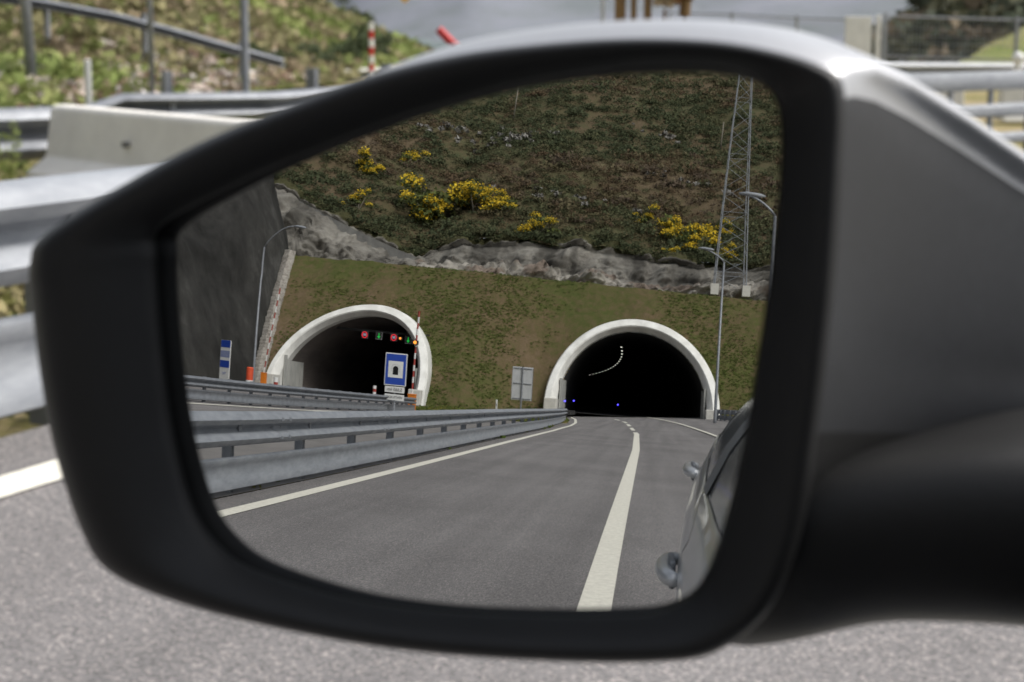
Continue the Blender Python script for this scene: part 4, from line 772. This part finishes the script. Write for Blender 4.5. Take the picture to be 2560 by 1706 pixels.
V, Fc, cc = clusters(np.array(C), np.array(Rr_), np.array(K), 14, .4, flat=.9)
tag(big_mesh('median_grass', V, Fc, M['leaf'], cc), 'green and yellowish grass on the strip between the roads', 'grass', kind='stuff')
# gorse bushes
def bush(name, label, cat, group, loc, r_, fol, flower=None, nl=700, mat='leaf', blobs=7, fl_top=.3):
    root = empty(name, loc, label, cat, group)
    B = np.array([(rng.normal(0, .6) * r_, rng.normal(0, .4) * r_, abs(rng.normal(.55, .35)) * r_) for _ in range(blobs)]); rb = rng.uniform(.25, .55, blobs) * r_
    V, Fc, cc = clusters(B, rb, np.array([fol] * blobs), nl // blobs, .20, flat=.95); big_mesh('foliage', V, Fc, M[mat], cc, root)
    mb = MB()
    for k in range(4): mb.tube([(0, 0, -.3 * r_), tuple(B[k % blobs] * .8)], [.05 * r_, .02 * r_], 5)
    mb.build('stem', M['wood'], root)
    if flower is not None:
        k = max(2, int(blobs * .75)); V, Fc, cc = clusters(B[:k] + np.array([0, .1 * r_, .1 * r_]), rb[:k] * 1.02, np.array([flower] * k), int(nl * 1.5) // k, .13, jit=.3, flat=.95); big_mesh('flowers', V, Fc, M[mat], cc, root)
    return root
YEL = (.78, .55, .04)
yb = [('largest yellow gorse bush left of centre on the lower hillside', -29.6, -117.5, 2.7), ('yellow gorse bush just right of the largest one', -24.0, -118, 2.0), ('smaller gorse bush below the bright pair with few flowers', -20.6, -116.5, 1.4),
      ('dark gorse bush with thin yellow tips at the left hillside edge', -40.5, -121, 1.5), ('yellow gorse low at the left above the rock', -38.6, -113.2, 1.2), ('gorse bush growing right on the rock edge at centre', -15.2, -111, 1.2),
      ('small yellow gorse midway towards the pylon', -2.1, -117, 1.1), ('broad yellow gorse bush left of the pylon', 2.3, -116, 1.8), ('bright yellow gorse bush below the broad one', 3.1, -112.5, 1.5),
      ('yellow gorse bush behind the pylon legs', 6.6, -117, 1.3), ('low yellow gorse at the foot of the pylon', 7.1, -110.8, 1.0), ('tiny yellow gorse patch by the rock left of the pylon', 1.2, -110.4, .7), ('yellow gorse bush high on the left slope', -37, -128, 1.2), ('lone yellow gorse near the hilltop', -17.0, -226, 1.8)]
for lab, x, y, r_ in yb:
    bush('gorse_bush', lab, 'bush', 'yellow flowering gorse bushes on the hillside', (x, y + 1.5, hill_z(x, y + 1.5) - .1 * r_), r_ * 1.3, (.13, .155, .045), YEL, 1300 if r_ > 1.4 else 700, blobs=20 if r_ > 1.6 else 11)
# bare posts on the hill
for lab, x, y, h in (('bare wooden pole on the hillside above the gorse', -26.2, -150, 6.3), ('slimmer bare pole beside the pylon', 7.9, -150, 4.8), ('short stump pole at the right hillside edge', 9.8, -118, 1.9)):
    mb = MB(); mb.tube([(0, 0, 0), (.15, 0, h)], [.11, .07], 8)
    z = hill_z(x, y); thing_mesh(mb, 'wooden_pole', M['wood'], lab, 'pole', loc=(x, y, z - .2), smooth=True)
# ------------------------------------------------------------------ ahead of the car: verge, barriers, slope, mountains
HB = [(-.2, (-22, 11.5, -.15)), (0, (-16.0, 15.6, -.1)), (.15, (-14.7, 16.2, -.05)), (.27, (-14.6, 17.4, -.05)), (.4, (-14.9, 19.6, 0)), (.52, (-15.8, 22.5, .02)), (.66, (-17.2, 26.3, -.05)), (.82, (-19.9, 32.9, -.2)), (1, (-24, 42, -.7))]
HM = [(0, (-23.0, 22.4, .76)), (.15, (-21.1, 23.4, .78)), (.27, (-20.5, 24.8, .78)), (.4, (-20.4, 27.1, .7)), (.52, (-22.2, 31.8, .5)), (.66, (-24.5, 37.5, .25)), (.82, (-27.3, 45.1, -.05)), (1, (-30.1, 52.7, -.5))]
HTp = [(0, (-46.6, 46.1, 9.2)), (.15, (-42.8, 47.8, 7.9)), (.27, (-41.5, 50.5, 6.7)), (.4, (-40.6, 54, 4.8)), (.52, (-41.2, 59, 2.9)), (.66, (-42.7, 63.8, 1.5)), (.82, (-43.8, 70, .45)), (1, (-45.2, 79.1, -1.1))]
def fh(u, v):
    a, b, c = ip3(HB, u), ip3(HM, u), ip3(HTp, u)
    p = lerp3(a, b, v / .35) if v < .35 else lerp3(b, c, (v - .35) / .65)
    n = nz3(p[0], p[1], 0, .25) * .18 + nz3(p[0], p[1], 3, 1.0) * .06
    if v > .97: return (p[0] - 6, p[1] + 8, p[2] - 6)
    return (p[0], p[1], p[2] + n * min(1, v * 8))
V, Fc = grid(fh, 200, 100); tag(big_mesh('hillside_slope', V, Fc, M['fronthill'], smooth=True), kind='structure')
def scatter(n, fn, nleaf, ls, flat=.7, mat='leaf'):
    C, Rr_, K = [], [], []
    for _ in range(n):
        q = fn()
        if q: C.append(q[0]); Rr_.append(q[1]); K.append(q[2])
    V, Fc, cc = clusters(np.array(C), np.array(Rr_), np.array(K), nleaf, ls, flat); return V, Fc, cc, M[mat]
def f_grass():
    u, v = random.random(), random.random() ** .8 * .95; p = fh(u, v); s = 1 + 2.2 * v
    g_ = nz3(p[0], p[1], 1, .12) + .25 * (u < .55 and v > .5)
    c = random.choice([(.20, .25, .07), (.23, .27, .08), (.26, .28, .10)]) if g_ > -.02 else random.choice([(.27, .24, .12), (.21, .19, .09), (.27, .21, .13), (.19, .21, .07)])
    return p, random.uniform(.08, .26) * s, c
V, Fc, cc, mt = scatter(6500, f_grass, 16, .35, .8); tag(big_mesh('slope_grass', V, Fc, mt, cc), 'tufts of green and straw coloured grass on the slope ahead', 'grass', kind='stuff')
def f_stone():
    u = random.choice((random.gauss(.45, .07), random.gauss(.5, .08), random.uniform(0, .6))); v = abs(random.gauss(.22, .13)); u = min(.72, max(0, u))
    p = fh(u, min(.9, v)); c = random.uniform(.45, .75); return (p[0], p[1], p[2] + .05), random.uniform(.04, .14), random.choice([(c, c * .86, c * .76), (c, c * .93, c * .88), (c * .5, c * .34, c * .26)])
V, Fc, cc, mt = scatter(1500, f_stone, 14, .75, .7, 'stone'); tag(big_mesh('slope_stones', V, Fc, mt, cc), 'pinkish broken stones scattered on the slope ahead', 'stones', kind='stuff')
DG = (.075, .095, .045)
for lab, u, v, r_, c in [('dense dark bush at the foot of the slope left of the striped post', .70, .10, .5, DG), ('dark rounded bush behind the dense one', .745, .16, .6, (.08, .105, .045)),
        ('taller dark shrub nearer the striped post', .80, .18, .6, DG), ('grey-green shrub beside the striped post', .84, .25, .5, (.09, .115, .06)), ('bushy tree on the ridge left of the gap of sky', .60, .90, 1.9, (.075, .09, .045)),
        ('bush on the ridge shoulder under the sky', .68, .90, 1.2, (.08, .10, .045)), ('almost black shrub high on the bright green slope', .38, .62, .85, (.02, .024, .018)), ('low green bush among the broken stones', .50, .12, .34, (.10, .14, .03)),
        ('small dark bush below the sloping rail', .57, .15, .36, (.06, .08, .03)), ('ridge bush midway down towards the valley', .76, .90, 1.0, (.08, .095, .045)), ('lowest ridge bush before the hazy valley', .86, .90, .9, (.085, .10, .045))]:
    x, y, z = fh(u, v); bush('shrub', lab, 'bush', 'dark bushes on the slope ahead', (x, y, z), r_, c, None, 900, blobs=9)
# verge between near rail and jersey barrier
def f_verge():
    y = random.uniform(3, 20); x = random.uniform(-15, -4.2); return (x, y, -.12), random.uniform(.05, .14), random.choice([(.13, .17, .04), (.22, .21, .07), (.28, .24, .12), (.10, .13, .03)])
V, Fc, cc, mt = scatter(5000, f_verge, 12, .4, 1.1); tag(big_mesh('verge_grass', V, Fc, mt, cc), 'thin grass and weeds on the verge beyond the guard rail', 'grass', kind='stuff')
# tall weeds
for lab, x, y, h in (('tall yellowish weed standing before the end of the concrete block', -9.0, 10.0, .62), ('shorter weed stalks at the left frame edge', -9.25, 9.75, .42), ('thin weed growing against the concrete block', -8.1, 10.2, .30)):
    r = empty('weed', (x, y, -.15), lab, 'weed'); mb = MB(); C = []
    for k in range(6):
        a = random.uniform(0, 6.28); t = Vector((math.cos(a) * .1, math.sin(a) * .1, h * random.uniform(.7, 1.1))); mb.tube([(0, 0, 0), t * .5 + Vector((0, 0, .02)), t], [.006, .005, .003], 5); C += [tuple(t * q) for q in (.35, .5, .65, .8, .95, 1)]
    mb.build('stalk', pmat('weed_stalk', (.25, .28, .08), (.2, .22, .06)), r)
    V, Fc, cc = clusters(np.array(C), np.full(len(C), .028), np.array([(.30, .36, .10)] * len(C)), 12, .4); big_mesh('leaves', V, Fc, M['leaf'], cc, r)
# jersey barrier
def jersey(label, a, b, h):
    a, b = Vector(a), Vector(b); L_ = (b - a).length; rz = math.atan2((b - a).y, (b - a).x)
    r = empty('concrete_barrier', a, label, 'concrete barrier', None, rz)
    prof = [(-.30, -.25), (.30, -.25), (.30, .06), (.14, .17), (.085, h - .03), (.06, h), (-.06, h), (-.085, h - .03), (-.14, .17), (-.30, .06)]
    mb = MB(); mb.loft([[(x, p, q) for p, q in prof] for x in (0, .03, L_ / 2, L_ - .03, L_)], cap0=True, cap1=True); mb.build('body', M['barrier'], r, bevel=.015)
    mb = MB(); mb.tube([(1.15, -.16, .32), (1.15, -.08, .32)], .022, 10); mb.build('lifting_hole', M['drain'], r)
    return r
jersey('pale concrete barrier block standing behind the near guard rail', (-9.15, 10.75, .0), (-6.2, 9.6, .0), .54)
# rails ahead
guard_rail('double railed guard rail at the left frame edge joining the concrete block', [(-12.5, 6.0, -.18), (-10.4, 9.2, -.18), (-9.55, 10.6, -.18), (-9.3, 11.3, -.18)], -1, 2.0, h=.50, scale=1.25, plate=False, mat='galv_dark')
rb = guard_rail('guard rail with dipped end behind the concrete block', [(-10.95, 12.9, -.2), (-10.75, 13.4, -.06), (-10.45, 13.7, -.06), (-10.0, 14.6, -.07), (-10.2, 16.6, -.08), (-10.9, 19.6, -.1), (-12.2, 24, -.1)], -1, 2.0, h=.42, scale=.8, plate=False, mat='galv_dark')
guard_rail('pale guard rail descending the grassy slope', [(-19.8, 21.9, .80), (-18.95, 22.3, .66), (-18.15, 22.7, .50), (-17.4, 23.05, .29), (-16.7, 23.4, .07), (-16.0, 23.9, -.17)], -1, 1.5, h=.56, plate=False, scale=.5, mat='galv_dark')
mb = MB(); mb.box((-13.4, 15.2, -.09), (9, .5, .1), .5); thing_mesh(mb, 'kerb', M['rubber'], 'dark drain kerb running below the slope', 'kerb')
# poles
for lab, base, top, r0, r1 in (('thick grey pole at the far left of the slope', (-16.35, 18.7, -.1), (-16.95, 19.1, 4.3), .075, .06), ('thin grey pole in the middle of the slope', (-15.0, 19.4, -.2), (-15.3, 19.75, 4.3), .040, .034), ('grey pole with a thicker sleeve beside the dipped rail', (-11.6, 16.6, -.1), (-11.85, 16.95, 4.3), .026, .026)):
    r = empty('pole', base, lab, 'pole', 'bare grey poles below the slope'); b = Vector(base); t = Vector(top) - b; mb = MB(); mb.tube([(0, 0, -.1), t], [r0, r1], 14); mb.build('shaft', M['galv_dark'], r, smooth=True)
    if r0 < .03: mb = MB(); mb.tube([t * .07, t * 1.0], .042, 14); mb.build('sleeve', M['galv_dark'], r, autosm=.6)
d = delineator((-13.15, 15.9, .02), 'white delineator post between thick and thin poles on the slope', .66, -.6, .115)
striped_post((-18.2, 30.1, -.1), 'red and white striped post on the slope ahead', 1.07, .045, 7, ('white', 'red'))
mb = MB(); mb.box((0, 0, 0), (2.6, 1.0, .04), 1.0); thing_mesh(mb, 'gravel_track', M['concrete'], 'pale gravel patch behind the striped post', 'track', loc=(-20.3, 32.5, -.02))
# boom arm with red tip rising beyond the mirror
r = empty('boom_gate', (-8.95, 17.9, 0), 'slanting boom arm with a red tip rising above the mirror', 'barrier')
mb = MB(); mb.box((0, 0, .2), (.25, .25, .45)); mb.build('cabinet', M['galv_dark'], r, bevel=.02)
mb = MB(); A, B = Vector((-.93, -.16, 1.02)), Vector((0.0, 0, .12)); 
A2 = A + (B - A) * .22; mb.tube([A, A2], .046, 10, mi=0); mb.tube([A2, B], .03, 10, mi=1); mb.build('arm', [M['red'], M['white']], r)
# yellow sign hanging from a cantilever
r = empty('overhead_sign', (-11.35, 16.9, -.1), 'yellow diamond sign hanging over the road from a cantilever pole', 'sign')
mb = MB(); mb.tube([(0, 0, 3.1), (1.0, .6, 3.2), (2.4, 1.4, 3.2)], .04, 8); mb.build('cantilever', M['galv_dark'], r)
mb = MB(); mb.add([(1.13, .70, 1.395), (1.43, .88, 1.72), (1.13, .70, 2.05), (.83, .52, 1.72), (1.12, .72, 1.395), (1.42, .90, 1.72), (1.12, .72, 2.05), (.82, .54, 1.72)], [(0, 1, 2, 3), (7, 6, 5, 4), (0, 4, 5, 1), (1, 5, 6, 2), (2, 6, 7, 3), (3, 7, 4, 0)]); mb.build('diamond', M['yellow'], r)
mb = MB(); mb.tube([(1.13, .71, 2.0), (1.13, .71, 3.2)], .015, 6); mb.build('hanger', M['galv_dark'], r)
# ochre posts and a pale bundle above the mirror
for lab, u, w_, z in (('widest ochre marker post above the mirror cap', (-5.715, 13.06), .055, 0), ('middle ochre marker post above the mirror cap', (-5.625, 13.105), .03, 0), ('darker ochre marker post nearest the bundle', (-5.53, 13.15), .038, 0)):
    mb = MB(); mb.box((0, 0, .75), (w_ * 1.5, w_, 1.9), .46); mb.box((0, 0, 1.72), (w_ * 1.8, w_ * 1.3, .06), .46); thing_mesh(mb, 'marker_post', M['ochre'], lab, 'post', 'ochre posts beyond the mirror', (u[0], u[1], -.1), bevel=.006)
mb = MB(); mb.tube([(0, 0, -.1), (0, 0, 1.9)], .018, 8); thing_mesh(mb, 'thin_pole', M['signgrey'], 'thin pale pole left of the ochre posts', 'pole', loc=(-5.83, 13.0, 0))
r = empty('bundle_stand', (-5.36, 13.22, 0), 'ochre frame carrying a pale wrapped bundle above the mirror', 'equipment')
V, Fc, cc = clusters(np.array([(-.05, 0, 1.30), (-.02, 0, 1.36), (.06, 0, 1.33)]), np.array([.08, .09, .09]), np.array([(.7, .6, .48), (.62, .5, .38), (.3, .16, .07)]), 160, .5); big_mesh('bundle', V, Fc, M['stone'], cc, r)
mb = MB(); mb.tube([(-.1, 0, 0), (-.06, 0, 1.25), (.1, 0, 1.25), (.12, 0, 0)], .014, 8); mb.tube([(.1, 0, 1.2), (.12, 0, 1.6)], .045, 8); mb.build('frame', M['ochre'], r)
# fence and rails to the right
def mesh_fence(label, P, h, post_idx, wide=.06):
    r = empty('mesh_fence', P[0], label, 'fence'); o0 = Vector(P[0]); Q = [Vector(p) - o0 for p in P]
    mb = MB()
    for z in (.02, h): mb.tube([q + Vector((0, 0, z)) for q in Q], .02, 6)
    mb.build('rail', M['galv'], r)
    mb = MB()
    for a, b in zip(Q, Q[1:]):
        l = (b - a).length; n = int(l / wide)
        for k in range(n + 1):
            p = a.lerp(b, k / n); mb.tube([p, p + Vector((0, 0, h))], .0045, 3, cap=False)
        for j in range(1, int(h / .12) if wide < .1 else 1):
            mb.tube([a + Vector((0, 0, j * .12)), b + Vector((0, 0, j * .12))], .004, 3, cap=False)
    mb.build('wire_mesh', M['galv'], r)
    for q in Q: mb = MB(); mb.tube([q + Vector((0, 0, -.6)), q + Vector((0, 0, h + .05))], .035, 8); mb.build('post', M['galv'], r)
    return r
mesh_fence('wire mesh fence panels with grey posts beyond the right rails', [(-8.42, 29.85, .50), (-6.5, 30.7, .45), (-4.6, 31.6, .4), (-2.6, 32.6, .35)], .66, [])
mesh_fence('low far run of mesh fence showing just above the mirror', [(-17.5, 43.0, .55), (-15.0, 40.6, .55), (-12.2, 36.8, .5), (-9.5, 32.0, .5)], .58, [], .22)
mb = MB(); mb.box((0, 0, .4), (.42, .08, 1.5), .46); mb.box((.29, .13, .4), (.08, .06, 1.55), .46); thing_mesh(mb, 'gate_panel', M['white'], 'white closed gate panel at the end of the mesh fence', 'gate', loc=(-8.78, 29.6, .0), bevel=.01)
guard_rail('distant guard rail below the mesh fence', [(-9.5, 24.0, -.16), (-6.0, 26.2, -.16), (-3.0, 28.0, -.18), (0, 29.8, -.2)], -1, 2.0, h=.60, scale=.7, plate=False, mat='signgrey')
r = empty('bridge_parapet', (-4.7, 15.7, 0), 'three railed steel parapet right of the mirror with posts between the rails', 'railing')
P = [Vector(p) - Vector((-4.7, 15.7, 0)) for p in [(-5.6, 13.9, 0), (-4.724, 15.7, 0), (-4.319, 16.6, 0), (-3.731, 18.04, 0), (-3.057, 19.98, 0), (-2.4, 22, 0)]]
for z, h_ in ((.60, .17), (.325, .12), (.06, .10)):
    mb = MB(); sweep(mb, [p + Vector((0, 0, z + .03 * i / 5)) for i, p in enumerate(P)], [(-.05, -h_ / 2), (.03, -h_ / 2), (.05, -h_ / 4), (.05, h_ / 4), (.03, h_ / 2), (-.05, h_ / 2)], -1); mb.build('rail', M['galv'], r, autosm=.5)
for (p, a) in along(P, .62):
    mb = MB(); mb.box((p.x, p.y, .25), (.05, .035, .85), a); mb.build('post', M['galv_dark'], r)
first = None
for k in range(7):
    x, y = -6.9 + k * .95, 23.2 + k * .5
    if first is None:
        mb = MB(); mb.loft([[(a, p, q) for p, q in ((-.25, 0), (.25, 0), (.12, .2), (.07, .5), (-.07, .5), (-.12, .2))] for a in (-.3, .3)], cap0=True, cap1=True)
        first = thing_mesh(mb, 'kerb_block', M['concrete'], 'pale concrete block in the row seen under the near rail', 'block', 'row of pale blocks ahead', (x, y, -.12), bevel=.02); first.rotation_euler = (0, 0, .48)
    else:
        c = first.copy(); link(c); c.location = (x, y, -.12)
mb = MB(); mb.tube([(0, 0, 0), (0, 0, .62)], .05, 10); o = thing_mesh(mb, 'lamp_bollard', M['white'], 'small white bollard with round top at the right frame edge', 'bollard', loc=(-5.38, 25.6, -.05)); 
mb = MB(); bm = bmesh.new(); bmesh.ops.create_uvsphere(bm, u_segments=12, v_segments=8, radius=.085); me = bpy.data.meshes.new('globe'); bm.to_mesh(me); bm.free(); me.materials.append(M['white']); q = link(bpy.data.objects.new('globe', me), o); q.location = (0, 0, .68)
# right dark hill, far mountains
def rh(u, v):
    x = -52 + 70 * u; y = 96 + 45 * v + 10 * u; z = -9 + 15 * v ** .8 * ss(0, .38, u) + 6 * u * v + nz3(x, y, 0, .08) * 1.6
    return (x, y, z)
V, Fc = grid(rh, 90, 40); tag(big_mesh('wooded_rise', V, Fc, M['hillsoil'], smooth=True), kind='structure')
C, Rr_, K = [], [], []
for _ in range(1500):
    u, v = random.random(), random.random(); p = rh(u, v); C.append(p); Rr_.append(random.uniform(.7, 1.7)); K.append(random.choice([(.07, .085, .05), (.09, .09, .05), (.15, .115, .07), (.06, .07, .045)]))
V, Fc, cc = clusters(np.array(C), np.array(Rr_), np.array(K), 40, .3); tag(big_mesh('scrub', V, Fc, M['leaf'], cc), 'dark green and brown scrub on the rise behind the fence', 'scrub', kind='stuff')
def bank(u, v):
    x = -9.6 + 13 * u; y = 33.5 + 6 * v + u * 5; return (x, y, .2 + 1.0 * v * ss(0, .15, u) + nz3(x, y, 0, .6) * .12 - .5 * (1 - ss(0, .1, u)))
V, Fc = grid(bank, 60, 30); tag(big_mesh('bank', V, Fc, M['fronthill'], smooth=True), kind='structure')
def mt_(u, v):
    a = math.radians(-72 + 110 * u); d = 900 + 2200 * v; x, y = d * math.sin(a), d * math.cos(a)
    rise = interp([(0, -10), (.30, 60), (.33, 25), (.348, -45), (.365, 20), (.40, 70), (.46, 90), (.55, 150), (.62, 170), (.75, 190), (1, 190)], 1 - abs(0) if False else u)
    h = -60 + (rise + 60) * ss(0, .5, v) * (1 + .25 * v) + 60 * nz3(x, y, 0, .0016) * ss(.1, .5, v) + 18 * nz3(x, y, 2, .008) * ss(.05, .4, v)
    return (x, y, h)
def nr_(u, v):
    a = -44 + 26 * u; top = interp([(-44, 4), (-38, 1), (-33.5, -2.6), (-31.1, -5.3), (-28.3, -9.5), (-24, -20), (-18, -45)], a); a = math.radians(a); d = 430 + 90 * v
    n = nz3(a * 40, v, 0, 1.5) * 1.2
    return (d * math.sin(a), d * math.cos(a), -60 + (60 + top + n) * ss(0, .9, v))
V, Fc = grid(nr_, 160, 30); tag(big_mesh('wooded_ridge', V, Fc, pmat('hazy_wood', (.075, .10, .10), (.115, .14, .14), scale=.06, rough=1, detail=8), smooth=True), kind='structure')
V, Fc = grid(mt_, 240, 60); tag(big_mesh('far_mountains', V, Fc, M['mount'], smooth=True), kind='structure')
